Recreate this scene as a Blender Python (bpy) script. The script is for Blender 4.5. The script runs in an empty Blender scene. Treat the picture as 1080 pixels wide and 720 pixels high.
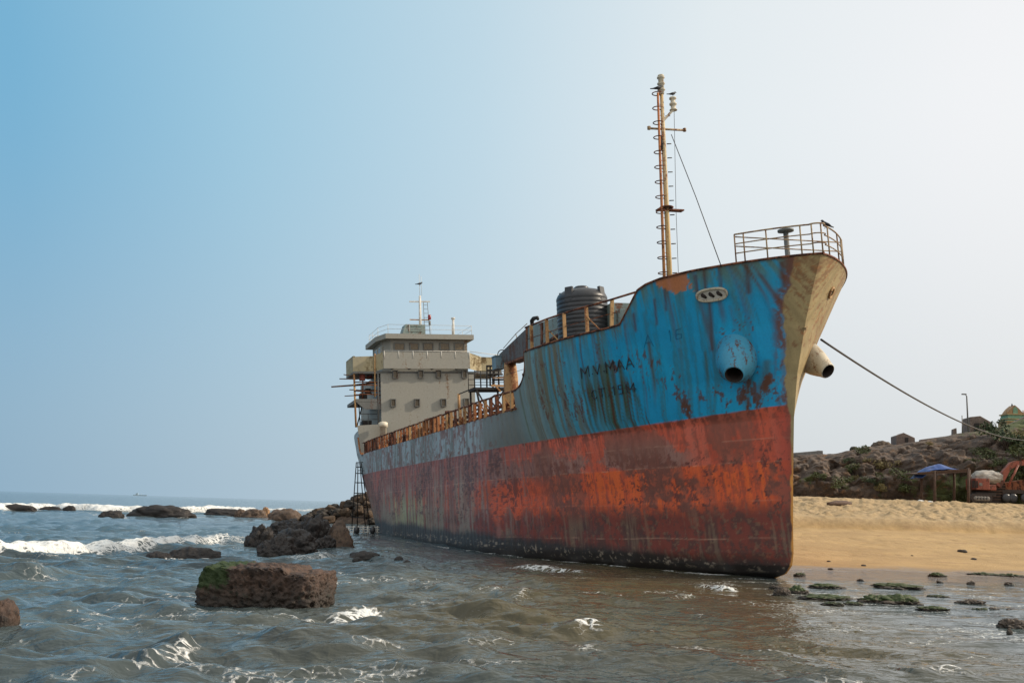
import bpy, bmesh, math, random
import numpy as np
from mathutils import Vector, Matrix
random.seed(7)
SC = bpy.context.scene
COL = SC.collection
I = np.interp
R = math.radians
# ------------------------------------------------------------------ camera geometry
F = 1050.0; EYE = 2.65
ROLL = math.atan(10.6/340.6)
HY = 517.4 + 540*math.tan(ROLL)
TH = math.atan((HY-360)/F)
C0 = np.array([0, 0, EYE])
fw = np.array([0, math.cos(TH), math.sin(TH)]); r0 = np.array([1., 0, 0]); u0 = np.array([0, -math.sin(TH), math.cos(TH)])
CX = r0*math.cos(ROLL)+u0*math.sin(ROLL); CY = -r0*math.sin(ROLL)+u0*math.cos(ROLL)
def ray(px, py): return fw + CX*(px-540)/F - CY*(py-360)/F
def onz(px, py, z=0.0):
    d = ray(px, py); return C0 + d*((z-EYE)/d[2])
def at(px, py, Y):
    d = ray(px, py); return C0 + d*(Y/d[1])
cam_d = bpy.data.cameras.new('camera'); cam = bpy.data.objects.new('camera', cam_d); COL.objects.link(cam)
cam_d.sensor_width = 36; cam_d.lens = 35; cam_d.clip_start = 0.2; cam_d.clip_end = 30000
cam.matrix_world = Matrix(((CX[0], CY[0], -fw[0], 0), (CX[1], CY[1], -fw[1], 0), (CX[2], CY[2], -fw[2], EYE), (0, 0, 0, 1)))
SC.camera = cam
# ------------------------------------------------------------------ noise in numpy
def _h(ix, iy, iz, seed):
    with np.errstate(over='ignore'):
        n = (ix.astype(np.uint32)*np.uint32(374761393) + iy.astype(np.uint32)*np.uint32(668265263)
             + iz.astype(np.uint32)*np.uint32(2147483647) + np.uint32(seed*974711+13))
        n = (n ^ (n >> np.uint32(13)))*np.uint32(1274126177)
        n = (n ^ (n >> np.uint32(16)))*np.uint32(2246822519)
        n = n ^ (n >> np.uint32(15))
    return n.astype(np.float64)/4294967295.0
def vn(x, y, z=None, seed=0):
    x = np.asarray(x, float); y = np.asarray(y, float)
    x, y = np.broadcast_arrays(x, y)
    fx = np.floor(x); fy = np.floor(y); tx = x-fx; ty = y-fy
    ix = fx.astype(np.int64); iy = fy.astype(np.int64)
    tx = tx*tx*tx*(tx*(tx*6-15)+10); ty = ty*ty*ty*(ty*(ty*6-15)+10)
    if z is None:
        z0 = np.zeros_like(ix)
        a = _h(ix, iy, z0, seed)*(1-tx)+_h(ix+1, iy, z0, seed)*tx
        b = _h(ix, iy+1, z0, seed)*(1-tx)+_h(ix+1, iy+1, z0, seed)*tx
        return a*(1-ty)+b*ty
    z = np.broadcast_to(np.asarray(z, float), x.shape); fz = np.floor(z); tz = z-fz; iz = fz.astype(np.int64)
    tz = tz*tz*tz*(tz*(tz*6-15)+10)
    r = []
    for k in (0, 1):
        a = _h(ix, iy, iz+k, seed)*(1-tx)+_h(ix+1, iy, iz+k, seed)*tx
        b = _h(ix, iy+1, iz+k, seed)*(1-tx)+_h(ix+1, iy+1, iz+k, seed)*tx
        r.append(a*(1-ty)+b*ty)
    return r[0]*(1-tz)+r[1]*tz
def fbm(x, y, z=None, seed=0, o=4, g=.5):
    s = 0; a = 1; t = 0; f = 1.0
    for i in range(o):
        s = s + a*vn(np.asarray(x)*f+i*7.3, np.asarray(y)*f+i*3.1, None if z is None else np.asarray(z)*f+i*5.7, seed+i); t += a; a *= g; f *= 2.03
    return s/t
def ridged(x, y, z, seed=0, o=4):
    s = 0; a = 1; t = 0; f = 1.0
    for i in range(o):
        s = s + a*(1-np.abs(2*vn(x*f, y*f, z*f, seed+i)-1)); t += a; a *= .5; f *= 2.1
    return s/t
def worley(P, seed=0):
    """distance to nearest feature point, P (n,3)"""
    f = np.floor(P).astype(np.int64); best = np.full(len(P), 9.); sec = np.full(len(P), 9.)
    for dx in (-1, 0, 1):
        for dy in (-1, 0, 1):
            for dz in (-1, 0, 1):
                c = f+np.array([dx, dy, dz])
                q = np.stack([_h(c[:, 0], c[:, 1], c[:, 2], seed+k) for k in range(3)], 1)+c
                d = np.sqrt(((P-q)**2).sum(1))
                sec = np.minimum(sec, np.maximum(best, d)); best = np.minimum(best, d)
    return best, sec
def sm(x, a, b):
    t = np.clip((np.asarray(x, float)-a)/(b-a), 0, 1); return t*t*(3-2*t)
def lin(r, g, b, k=1.0):
    o = []
    for v in (r, g, b):
        v /= 255.0; v = v/12.92 if v <= .04045 else ((v+.055)/1.055)**2.4
        o.append(v*k)
    return np.array(o)
# ------------------------------------------------------------------ objects
def tag(o, label=None, cat=None, group=None, kind=None):
    if label: o['label'] = label
    if cat: o['category'] = cat
    if group: o['group'] = group
    if kind: o['kind'] = kind
    return o
def link(name, me, parent=None, loc=None):
    o = bpy.data.objects.new(name, me); COL.objects.link(o)
    if parent is not None: o.parent = parent
    if loc is not None: o.location = loc
    return o
def empty(name, loc=(0, 0, 0), rz=0):
    o = bpy.data.objects.new(name, None); COL.objects.link(o); o.location = loc; o.rotation_euler = (0, 0, rz); o.empty_display_size = .2
    return o
def mesh_np(name, V, faces, mats=None, smooth=True, cols=None, attrs=None):
    """faces: (n,4) int array or list"""
    me = bpy.data.meshes.new(name)
    V = np.asarray(V, np.float32)
    fa = np.asarray(faces, np.int32)
    n, k = fa.shape
    me.vertices.add(len(V)); me.vertices.foreach_set('co', V.ravel())
    me.loops.add(n*k); me.loops.foreach_set('vertex_index', fa.ravel())
    me.polygons.add(n); me.polygons.foreach_set('loop_start', np.arange(0, n*k, k, dtype=np.int32))
    me.polygons.foreach_set('loop_total', np.full(n, k, np.int32))
    me.update(calc_edges=True); me.validate()
    if smooth: me.polygons.foreach_set('use_smooth', np.ones(len(me.polygons), bool))
    if cols is not None:
        at_ = me.color_attributes.new('Paint', 'FLOAT_COLOR', 'POINT')
        at_.data.foreach_set('color', np.concatenate([cols, np.ones((len(V), 1))], 1).astype(np.float32).ravel())
    for k_, v_ in (attrs or {}).items():
        a_ = me.attributes.new(k_, 'FLOAT', 'POINT'); a_.data.foreach_set('value', np.asarray(v_, np.float32))
    for m in (mats if isinstance(mats, (list, tuple)) else [mats]):
        if m: me.materials.append(m)
    return me
def gridfaces(nr, nc, off=0, flip=False):
    i = np.arange(nr-1)[:, None]*nc + np.arange(nc-1)[None, :]
    f = np.stack([i, i+1, i+nc+1, i+nc], -1).reshape(-1, 4)+off
    return f[:, ::-1] if flip else f
class MB:
    def __init__(s): s.v = []; s.f = []; s.m = []; s.sm = []
    def add(s, V, Fs, mi=0, smooth=False):
        o = len(s.v); s.v += [tuple(map(float, p)) for p in V]
        for f in Fs: s.f.append([o+i for i in f]); s.m.append(mi); s.sm.append(smooth)
        return s
    def box(s, c, d, rz=0, mi=0, M=None):
        x, y, z = d[0]/2, d[1]/2, d[2]/2
        P = [Vector((sx*x, sy*y, sz*z)) for sz in (-1, 1) for sy in (-1, 1) for sx in (-1, 1)]
        Rm = M if M else Matrix.Rotation(rz, 3, 'Z')
        P = [Rm @ p + Vector(c) for p in P]
        return s.add(P, [(0, 2, 3, 1), (4, 5, 7, 6), (0, 1, 5, 4), (2, 6, 7, 3), (0, 4, 6, 2), (1, 3, 7, 5)], mi)
    def bar(s, p0, p1, w, h, mi=0, up=(0, 0, 1)):
        p0 = Vector(p0); p1 = Vector(p1); d = (p1-p0); L = d.length; d.normalize()
        u = Vector(up)
        if abs(d.dot(u)) > .98: u = Vector((1, 0, 0))
        x = d.cross(u).normalized(); z = x.cross(d).normalized()
        M = Matrix((x, d, z)).transposed()
        return s.box((p0+p1)/2, (w, L, h), mi=mi, M=M)
    def tube(s, pts, r, n=8, mi=0, cap=True):
        pts = [Vector(p) for p in pts]; k = len(pts)
        rs = r if isinstance(r, (list, tuple)) else [r]*k
        V = []; Fs = []
        prevx = None
        for i, p in enumerate(pts):
            d = (pts[min(i+1, k-1)]-pts[max(i-1, 0)])
            if d.length < 1e-9: d = Vector((0, 0, 1))
            d.normalize()
            if prevx is None:
                u = Vector((0, 0, 1)) if abs(d.z) < .9 else Vector((1, 0, 0))
                x = d.cross(u).normalized()
            else:
                x = (prevx - d*prevx.dot(d)).normalized()
            prevx = x; y = d.cross(x)
            for j in range(n):
                t = 2*math.pi*j/n; V.append(p+(x*math.cos(t)+y*math.sin(t))*rs[i])
        for i in range(k-1):
            for j in range(n):
                Fs.append((i*n+j, i*n+(j+1) % n, (i+1)*n+(j+1) % n, (i+1)*n+j))
        s.add(V, Fs, mi, True)
        if cap:
            s.add(V[:n], [tuple(range(n))[::-1]], mi); s.add(V[-n:], [tuple(range(n))], mi)
        return s
    def lathe(s, prof, c=(0, 0, 0), n=32, mi=0, axis=None):
        """prof list of (r, z)"""
        V = []; Fs = []; k = len(prof)
        M = axis if axis is not None else Matrix.Identity(3)
        for (r_, z_) in prof:
            for j in range(n):
                t = 2*math.pi*j/n; V.append(M @ Vector((r_*math.cos(t), r_*math.sin(t), z_)) + Vector(c))
        for i in range(k-1):
            for j in range(n):
                Fs.append((i*n+j, i*n+(j+1) % n, (i+1)*n+(j+1) % n, (i+1)*n+j))
        s.add(V, Fs, mi, True)
        if prof[0][0] > 1e-4: s.add(V[:n], [tuple(range(n))[::-1]], mi)
        if prof[-1][0] > 1e-4: s.add(V[-n:], [tuple(range(n))], mi)
        return s
    def prism(s, poly, d, mi=0):
        """poly: list of 3D points (planar), d: extrusion vector"""
        n = len(poly); d = Vector(d)
        V = [Vector(p) for p in poly]+[Vector(p)+d for p in poly]
        Fs = [tuple(range(n))[::-1], tuple(range(n, 2*n))]+[(i, (i+1) % n, (i+1) % n+n, i+n) for i in range(n)]
        return s.add(V, Fs, mi)
    def build(s, name, mats, parent=None, loc=None, bevel=0):
        me = bpy.data.meshes.new(name); me.from_pydata(s.v, [], s.f)
        for m in (mats if isinstance(mats, (list, tuple)) else [mats]): me.materials.append(m)
        me.polygons.foreach_set('material_index', s.m); me.polygons.foreach_set('use_smooth', s.sm)
        bm = bmesh.new(); bm.from_mesh(me); bmesh.ops.remove_doubles(bm, verts=bm.verts, dist=1e-5)
        bmesh.ops.recalc_face_normals(bm, faces=bm.faces); bm.to_mesh(me); bm.free()
        me.update()
        o = link(name, me, parent, loc)
        if bevel:
            b = o.modifiers.new('bevel', 'BEVEL'); b.width = bevel; b.segments = 2; b.limit_method = 'ANGLE'
        return o
# ------------------------------------------------------------------ materials
class NT:
    def __init__(s, m):
        m.use_nodes = True; s.t = m.node_tree; s.n = s.t.nodes; s.n.clear()
    def node(s, typ, **kw):
        n = s.n.new(typ)
        for k, v in kw.items():
            if k == 'inp':
                for a, b in v.items():
                    if isinstance(b, bpy.types.NodeSocket): s.t.links.new(b, n.inputs[a])
                    else: n.inputs[a].default_value = b
            else: setattr(n, k, v)
        return n
    def l(s, a, b): s.t.links.new(a, b)
    def math(s, op, a, b=None, clamp=False):
        n = s.node('ShaderNodeMath', operation=op, use_clamp=clamp)
        for i, v in enumerate((a, b)):
            if v is None: continue
            if isinstance(v, bpy.types.NodeSocket): s.l(v, n.inputs[i])
            else: n.inputs[i].default_value = v
        return n.outputs[0]
    def mix(s, f, a, b, blend='MIX'):
        n = s.node('ShaderNodeMix', data_type='RGBA', blend_type=blend)
        for i, v in ((0, f), (6, a), (7, b)):
            if isinstance(v, bpy.types.NodeSocket): s.l(v, n.inputs[i])
            else: n.inputs[i].default_value = v if i == 0 else (tuple(v)+(1,))[:4]
        return n.outputs[2]
    def ramp(s, f, stops, interp='LINEAR'):
        n = s.node('ShaderNodeValToRGB'); n.color_ramp.interpolation = interp
        e = n.color_ramp.elements
        while len(e) < len(stops): e.new(.5)
        for i, (p, c) in enumerate(stops):
            e[i].position = p; e[i].color = ((c,)*3+(1,)) if isinstance(c, (int, float)) else (tuple(c)+(1,))[:4]
        s.l(f, n.inputs[0]); return n.outputs[0]
    def noise(s, vec, scale, detail=4, rough=.55, dist=0):
        n = s.node('ShaderNodeTexNoise', inp={'Scale': scale, 'Detail': detail, 'Roughness': rough, 'Distortion': dist})
        s.l(vec, n.inputs['Vector']); return n.outputs[0]
    def mapping(s, vec, sc):
        n = s.node('ShaderNodeMapping', inp={'Scale': sc}); s.l(vec, n.inputs[0]); return n.outputs[0]
    def finish(s, col, rough, bump=None, bs=.3, bd=.02, **kw):
        p = s.node('ShaderNodeBsdfPrincipled')
        for k, v in (('Base Color', col), ('Roughness', rough)):
            if isinstance(v, bpy.types.NodeSocket): s.l(v, p.inputs[k])
            else: p.inputs[k].default_value = v if k == 'Roughness' else (tuple(v)+(1,))[:4]
        for k, v in kw.items():
            k = k.replace('_', ' ')
            if isinstance(v, bpy.types.NodeSocket): s.l(v, p.inputs[k])
            else: p.inputs[k].default_value = v
        if bump is not None:
            b = s.node('ShaderNodeBump', inp={'Strength': bs, 'Distance': bd}); s.l(bump, b.inputs['Height']); s.l(b.outputs[0], p.inputs['Normal'])
        o = s.node('ShaderNodeOutputMaterial'); s.l(p.outputs[0], o.inputs[0]); return p
def M_weathered(name, base, rust, amt=.5, scale=1.0, rough=.6, stretch=(1, 1, .25), third=None, bump=.15, metallic=0.0):
    """paint with streaky rust breaking through"""
    m = bpy.data.materials.new(name); t = NT(m)
    tc = t.node('ShaderNodeTexCoord').outputs['Object']
    mp = t.mapping(tc, tuple(scale*s_ for s_ in stretch))
    n1 = t.noise(mp, 2.2, 6, .62); n2 = t.noise(tc, 9*scale, 5, .6); n3 = t.noise(mp, .7, 3)
    c = t.mix(t.ramp(n3, [(.3, 0), (.7, 1)]), base, third if third is not None else tuple(v*.72 for v in base))
    e = t.math('ADD', n1, t.math('MULTIPLY', t.math('SUBTRACT', n2, .5), .5))
    lo = .68-.38*amt
    mk = t.ramp(e, [(lo, 0), (lo+.13, 1)])
    c2 = t.mix(mk, c, rust)
    c3 = t.mix(t.math('MULTIPLY', n2, .35), c2, tuple(v*.35 for v in rust))
    t.finish(c3, t.math('ADD', t.math('MULTIPLY', mk, .2), rough), n2, bump, .02, Metallic=metallic)
    return m
def M_plain(name, c1, c2, scale=3.0, rough=.7, bump=.2, bd=.02, detail=6):
    m = bpy.data.materials.new(name); t = NT(m)
    tc = t.node('ShaderNodeTexCoord').outputs['Object']
    n1 = t.noise(tc, scale, detail, .6)
    c = t.mix(t.ramp(n1, [(.32, 0), (.68, 1)]), c1, c2)
    t.finish(c, rough, n1, bump, bd); return m
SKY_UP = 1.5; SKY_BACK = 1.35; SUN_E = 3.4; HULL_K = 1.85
# ------------------------------------------------------------------ sky, sun, view
SUN_AZ = R(86); SUN_EL = R(31)
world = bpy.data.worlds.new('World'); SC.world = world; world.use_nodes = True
t = NT(world)
sky = t.node('ShaderNodeTexSky'); sky.sky_type = 'NISHITA'; sky.sun_disc = False
sky.sun_elevation = SUN_EL; sky.sun_rotation = SUN_AZ; sky.dust_density = 4.0; sky.air_density = 1.0; sky.altitude = 0
d = t.node('ShaderNodeTexCoord').outputs['Generated']
sx = t.node('ShaderNodeSeparateXYZ'); t.l(d, sx.inputs[0])
u = t.math('ADD', t.math('MULTIPLY', sx.outputs[0], .5), .5)
low = t.ramp(u, [(0, lin(128, 170, 204)), (.27, lin(146, 177, 199)), (.40, lin(176, 197, 211)), (.56, lin(204, 213, 218)), (.74, lin(218, 221, 223)), (1, lin(240, 236, 228))])
high = t.ramp(u, [(0, lin(84, 152, 200)), (.28, lin(118, 176, 209)), (.37, lin(156, 198, 220)), (.48, lin(190, 215, 228)), (.59, lin(226, 234, 237)), (.70, lin(240, 241, 242)), (1, lin(255, 252, 246))])
e = t.node('ShaderNodeMapRange', interpolation_type='SMOOTHSTEP', inp={1: -.02, 2: .40}); t.l(sx.outputs[2], e.inputs[0])
haze_c = t.mix(e.outputs[0], low, high)
ho = t.node('ShaderNodeMapRange', interpolation_type='SMOOTHSTEP', inp={1: .46, 2: .72}); t.l(sx.outputs[2], ho.inputs[0])
hb_ = t.node('ShaderNodeMapRange', interpolation_type='SMOOTHSTEP', inp={1: .25, 2: -.35}); t.l(sx.outputs[1], hb_.inputs[0])
haze_c = t.mix(t.math('MULTIPLY', t.math('MAXIMUM', ho.outputs[0], hb_.outputs[0]), .85), haze_c, (.60, .585, .555))
# extra sky brightness overhead and behind the viewer, added to fill the shaded hull
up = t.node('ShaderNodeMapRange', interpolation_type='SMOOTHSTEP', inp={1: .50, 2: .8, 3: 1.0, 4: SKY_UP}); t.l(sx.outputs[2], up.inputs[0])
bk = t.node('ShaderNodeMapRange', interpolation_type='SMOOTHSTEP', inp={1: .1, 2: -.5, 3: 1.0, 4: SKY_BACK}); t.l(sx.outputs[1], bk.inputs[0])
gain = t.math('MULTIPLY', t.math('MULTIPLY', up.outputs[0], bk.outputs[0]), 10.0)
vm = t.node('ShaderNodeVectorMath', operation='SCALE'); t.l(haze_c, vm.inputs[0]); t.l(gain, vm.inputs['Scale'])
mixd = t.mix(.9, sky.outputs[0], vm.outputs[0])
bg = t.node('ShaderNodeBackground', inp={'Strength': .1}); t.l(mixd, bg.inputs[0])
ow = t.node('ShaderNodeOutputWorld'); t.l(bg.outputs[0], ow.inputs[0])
sl = bpy.data.lights.new('sun', 'SUN'); sl.energy = SUN_E; sl.angle = R(1.5); sl.color = (1, .87, .70)
so = bpy.data.objects.new('sun', sl); COL.objects.link(so)
sd = Vector((math.sin(SUN_AZ)*math.cos(SUN_EL), math.cos(SUN_AZ)*math.cos(SUN_EL), math.sin(SUN_EL)))
so.rotation_euler = sd.to_track_quat('Z', 'Y').to_euler(); so.location = sd*60
SC.view_settings.view_transform = 'Standard'; SC.view_settings.look = 'None'; SC.view_settings.exposure = .12; SC.view_settings.gamma = 1
# ------------------------------------------------------------------ ship frame and hull form
def ship_frame(yaw=18.5, trim=.8, lst=4.0):
    y = R(yaw); tr = R(trim); l = R(lst)
    A = np.array([-math.sin(y)*math.cos(tr), math.cos(y)*math.cos(tr), -math.sin(tr)])
    S = np.array([-math.cos(y), -math.sin(y), 0]); U = np.cross(S, A)
    if U[2] < 0: U = -U
    return A, S*math.cos(l)-U*math.sin(l), U*math.cos(l)+S*math.sin(l)
SA, SS, SU = ship_frame(); SM = np.array([SA, SS, SU]); SO = onz(839, 612, 0)
SMAT = Matrix(((SA[0], SS[0], SU[0], SO[0]), (SA[1], SS[1], SU[1], SO[1]), (SA[2], SS[2], SU[2], SO[2]), (0, 0, 0, 1)))
def ona(px, py, a):
    d = SM @ ray(px, py); o = SM @ (C0-SO); return o+d*((a-o[0])/d[0])
def onb(px, py, b):
    d = SM @ ray(px, py); o = SM @ (C0-SO); return o+d*((b-o[1])/d[1])
def s2w(p): return SO+SA*p[0]+SS*p[1]+SU*p[2]
def stem(c): return I(c, [0, .25, .6, 1.1, 2, 4, 6.7, 8.5, 10.5, 12, 13.3], [1.5, .6, .15, -.02, -.12, -.4, -.85, -1.35, -2.2, -3.0, -3.8])
def half(a, c):
    a = np.asarray(a, float); c = np.asarray(c, float)
    L = I(c, [0, 1, 2, 4, 6.7, 8.5, 11, 13.3], [23, 22, 22, 22, 21, 19.5, 17.5, 16])
    q = I(c, [0, 1, 4, 6.7, 8.5, 11, 13.3], [1.0, 1.0, 1.0, 1.02, 1.08, 1.2, 1.3])
    p = I(c, [0, 6.7, 8.5, 13.3], [1.85, 1.9, 2.1, 2.5])
    tt = np.clip((a-stem(c))/L, 0, 1)
    e = np.power(np.clip(1-np.power(1-tt, p), 0, 1), 1/q)
    bil = np.where(c < 1.3, np.sqrt(np.clip(1-(1-np.clip(c, 0, 1.3)/1.3)**2, 0, 1)), 1)
    B = (5.9+1.3*bil)*I(c, [0, .0001, .02], [.8, .82, 1])
    a0 = I(c, [0, 3, 7, 11], [44, 48, 53, 55]); be = I(c, [0, 3, 6, 9, 12], [.2, 1.4, 3.2, 4.4, 5.0])/7.2
    k = np.clip((a-a0)/(76-a0), 0, 1)
    return B*e*(1-(1-be)*k**1.9)
def onhull(px, py, off=0.0):
    b = 5.0
    for _ in range(60):
        p = onb(px, py, b); b = .6*b+.4*(float(half(p[0], p[2]))+off)
    return onb(px, py, b)
_ta = [-5, 0, 1.25, 2.0, 2.5, 4.2, 5, 12.2]; _tc = [13.03, 12.98, 12.92, 12.81, 12.66, 11.42, 11.37, 11.36]
def ctop(a):
    a = np.asarray(a, float); c = I(a, _ta, _tc)
    x = np.clip((a-12.2)/2.0, 0, 1); c = np.where(a > 12.2, 9.55+1.81*(1-np.sqrt(np.clip(1-(1-x)**2, 0, 1))), c)
    c = np.where(a > 14.25, 8.52, c)
    x2 = np.clip((a-59.2)/2.2, 0, 1); c = np.where(a > 59.2, 8.52+2.5*(1-np.sqrt(1-x2**2)), c)
    return c
def cpaint(a): return I(a, [-.9, -.3, .5, 2, 4, 6, 8, 12, 20, 60, 80], [7.25, 7.22, 7.17, 7.09, 6.99, 6.92, 6.84, 6.75, 6.62, 6.62, 6.66])
ship = empty('cargo_ship'); ship.matrix_world = SMAT
tag(ship, 'rusty stranded cargo ship with blue and red hull aground at the beach', 'ship')
# ------------------------------------------------------------------ hull surface
sA = np.concatenate([np.arange(0, 1.2, .03), np.arange(1.2, 17, .05), np.arange(17, 58, .2), np.arange(58, 64, .1), np.linspace(64, 76, 40)])
vR = np.concatenate([[0], np.linspace(0, .12, 40)[1:], np.linspace(.12, 1, 235)[1:]])
def hull_side(sa, side):
    w = np.exp(-(sa/5.5)**2)
    at_ = sa.copy()
    for _ in range(30): at_ = .5*at_+.5*(sa+stem(ctop(at_))*w)
    ct = ctop(at_)
    Cc = vR[:, None]*ct[None, :]
    A = sa[None, :]+stem(Cc)*w[None, :]
    B = half(A, Cc)
    # shell plating pulled in between the frames
    dent = .030*np.sin(np.pi*A/.72)**2*sm(A, 2, 8)*sm(Cc, .6, 1.5)+.010*np.sin(np.pi*Cc/1.5)**2
    dent = dent+.05*(fbm(A*.5, Cc*.6, seed=side+3)-.5)*sm(A, 1, 4)
    B = np.clip(B-dent*np.clip(B/1.5, 0, 1), 0, None)
    B[:, 0] = 0; B[0, :] = 0
    return A, B, Cc
KH = HULL_K
def hull_paint(A, Cc, port):
    n = A.shape; c = Cc; a = A
    s = a-stem(c)
    ask = a-(12.5-np.maximum(c, 7.2))*I(a, [-2, -1, 0, 2, 5, 8, 10, 12, 14], [0, .2, .33, .39, .42, .386, .31, .18, 0])
    P = np.zeros(n+(3,))
    def L(r, g, b): return lin(r, g, b, KH)
    def put(mask, col, k=1.0):
        m = np.clip(mask*k, 0, 1)[..., None]
        P[:] = P*(1-m)+col*m
    g1 = fbm(a*.55, c*.5, seed=11, o=5); g2 = fbm(a*2.6, c*2.2, seed=12, o=5, g=.6); g3 = fbm(a*7, c*6, seed=13, o=4, g=.6)
    st1 = fbm(ask*2.3, c*.10, seed=21, o=4, g=.6); st2 = fbm(ask*6.5, c*.22, seed=22, o=4, g=.65); st3 = fbm(ask*.9, c*.06+.2*g1, seed=23, o=3)
    gm = fbm(a*4.5, c*4, seed=14, o=6, g=.72); gs = fbm(ask*9, c*2.5, seed=15, o=5, g=.7)
    cp = cpaint(a)+.03*(g2-.5)
    above = sm(c-cp, -.02, .02); 
    # ---------------- topsides
    blue = L(8, 122, 162)
    P[:] = blue
    put(sm(g1, .45, .7), L(10, 134, 172), .7)
    put(sm(st2, .5, .75), L(14, 98, 134), .5); put(sm(st2*.6+st1*.5, .60, .72), L(50, 98, 106), .5)
    put(sm(a, 4.5, 8.5)*sm(st1+.3*g1, .45, .75), L(60, 110, 120), .55)
    put(sm(a, 6.2, 11.5), L(70, 116, 124), .85)
    put(sm(a, 10.0, 12.5), L(98, 110, 110), .8)
    put(sm(a, 6.8, 8.5)*(1-sm(a, 9.5, 11.5))*sm(st1, .52, .6), L(52, 128, 158), .8)
    mid = sm(a, 12.8, 15)
    put(mid, L(90, 92, 88))
    pale = sm(a, 17.5, 22)*sm(st1*.6+st3*.5+.25*(gm-.5), .44, .60)
    put(pale, L(124, 134, 138), .85)
    put(sm(a, 18, 22)*sm(st2+.6*(g2-.5), .52, .66), L(98, 66, 56), .7)
    put(sm(a, 14, 20)*sm(g2*.7+st1*.5, .66, .76), L(92, 58, 46), .8)
    put(sm(a, 55, 60), L(132, 142, 144), .7)
    # teal bloom below the top of the bow bulwark
    tb = sm(c, 11.3, 12.9)*(1-sm(a, 3, 6))
    put(tb*sm(st2*.7+g1*.4, .3, .7), L(62, 108, 112), .85)
    put(sm(c-ctop(np.clip(a, -3, 12)), -.9, 0)*(1-sm(a, 12, 13))*sm(st2, .35, .6), L(74, 92, 84), .75)
    # green brown runs
    def run(a0, c0, ln, w, col, k, lean=0.0):
        aa = ask-(a0-(12.5-max(c0, 7.2))*I(a0, [-2, -1, 0, 2, 5, 8, 10, 12, 14], [0, .2, .33, .39, .42, .386, .31, .18, 0]))-lean*(c0-c)+.10*(fbm(c*.7+a0*3, a*.0+a0, seed=31)-.5)
        up = c0-c
        m = np.exp(-(aa/w)**2)*sm(up, -.05, .12)*(1-sm(up, ln*.45, ln))
        put(m*(.55+.75*(st2-.15))*1.2, col, k)
    GR = L(58, 66, 44); BR = L(74, 46, 34); DK = L(44, 38, 34)
    rg = np.random.RandomState(5)
    for i in range(90):
        a0 = rg.uniform(-2, 14); c0 = rg.uniform(8.2, 12.6) if rg.rand() < .6 else ctop(a0)
        run(a0, c0, rg.uniform(1, 4.5), rg.uniform(.03, .10), [GR, BR, L(66, 84, 74), BR][i % 4], rg.uniform(.25, .65), rg.uniform(-.03, .03))
    for a0 in (8.55, 8.95, 9.4, 7.2, 7.55, 6.75, 6.3, 5.95, 5.6, 10.3, 10.9, 5.2):
        run(a0, 9.9 if a0 < 8 else 11.2, 4.2, rg.uniform(.09, .2), GR if a0 < 8 else L(84, 82, 64), .85, .03)
    # heavy runs under the welded name
    und = sm(a, 5.0, 5.3)*(1-sm(a, 7.7, 8.2))*(1-sm(c, 8.6, 9.4))
    put(und*sm(st2, .38, .6), L(50, 66, 44), .8); put(und*sm(st2, .56, .66), L(64, 40, 30), .9)
    put(sm(a, 8.4, 9)*(1-sm(a, 12, 14))*sm(st1*.5+st2*.5, .48, .58), L(86, 80, 64), .7)
    # fine rust specks and blisters on the blue
    put(sm(gs*.6+g1*.5, .71, .74), BR, .8)
    for (x, y, w) in ((719, 421, .5), (722, 430, .35), (741, 420, .22), (760, 418, .25), (796, 414, .55), (806, 407, .45), (783, 419, .5), (790, 424, .5), (812, 400, .4), (818, 412, .5), (645, 385, .3), (577, 438, .35), (569, 405, .3), (829, 415, .5)):
        q = onhull(x, y); rr = np.sqrt(((a-q[0])/1.0)**2+((c-q[2])*.45)**2)
        put(sm(w*.55-rr*1.25+1.1*(gs-.5)+.35*(g3-.5), 0, .10), BR, .85)
    for (x, y0, y1, w) in ((742, 283, 312, .07), (758, 281, 309, .06), (787, 279, 312, .09), (733, 290, 316, .05), (700, 300, 330, .06), (824, 276, 306, .08), (748, 318, 372, .08), (690, 315, 345, .06), (668, 330, 352, .08)):
        q0 = onhull(x, y0); q1 = onhull(x+3, y1)
        tt = np.clip((q0[2]-c)/(q0[2]-q1[2]), 0, 1); aa = a-(q0[0]+(q1[0]-q0[0])*tt)
        put(np.exp(-(aa/w)**2)*sm(q0[2]+.05-c, 0, .08)*sm(c-q1[2], 0, .15), L(66, 42, 32), .8)
    q0 = onhull(824, 307); q1 = onhull(846, 308)
    put(np.exp(-((c-q0[2]-(a-q0[0])*(q1[2]-q0[2])/(q1[0]-q0[0]))/.07)**2)*sm(q0[0]+.05-a, 0, .05)*sm(a-q1[0], 0, .05), L(66, 42, 32), .85)
    # bare orange patch on the bulwark
    q = onhull(714, 297); 
    put(sm(.62-np.sqrt(((a-q[0])/1.25)**2+((c-q[2]-.15)/.75)**2)+1.0*(g2-.5)+.35*(g3-.5)+.5*(st2-.5), 0, .05), L(150, 92, 56), .92)
    # dark rust rim along the top
    put(sm(c-ctop(a), -.10-.1*st2.mean(), -.02)*(1-sm(a, 14.2, 14.3)), L(58, 46, 38), .7)
    # ---------------- boot topping and bottom
    Q = np.zeros_like(P); T = P.copy(); P[:] = L(162, 72, 50)
    put(sm(st1, .4, .65), L(162, 82, 64), .8)
    put(sm(g1*.7+st2*.4, .52, .64), L(138, 58, 42), .7)
    band = I(a, [-1, 20, 60], [4.95, 4.9, 4.6])+.04*(g2-.5)
    # grey weathered patches just above the seam
    gp = sm(a, 3.0, 4.2)*(1-sm(a, 18, 22))*sm(g1*.9+gm*.35-.25*np.abs(c-band-.5), .42, .5)*sm(c-band, 0, .03)*(1-sm(c-band, .7, 1.9))
    put(gp, L(112, 92, 84), .8)
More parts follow.
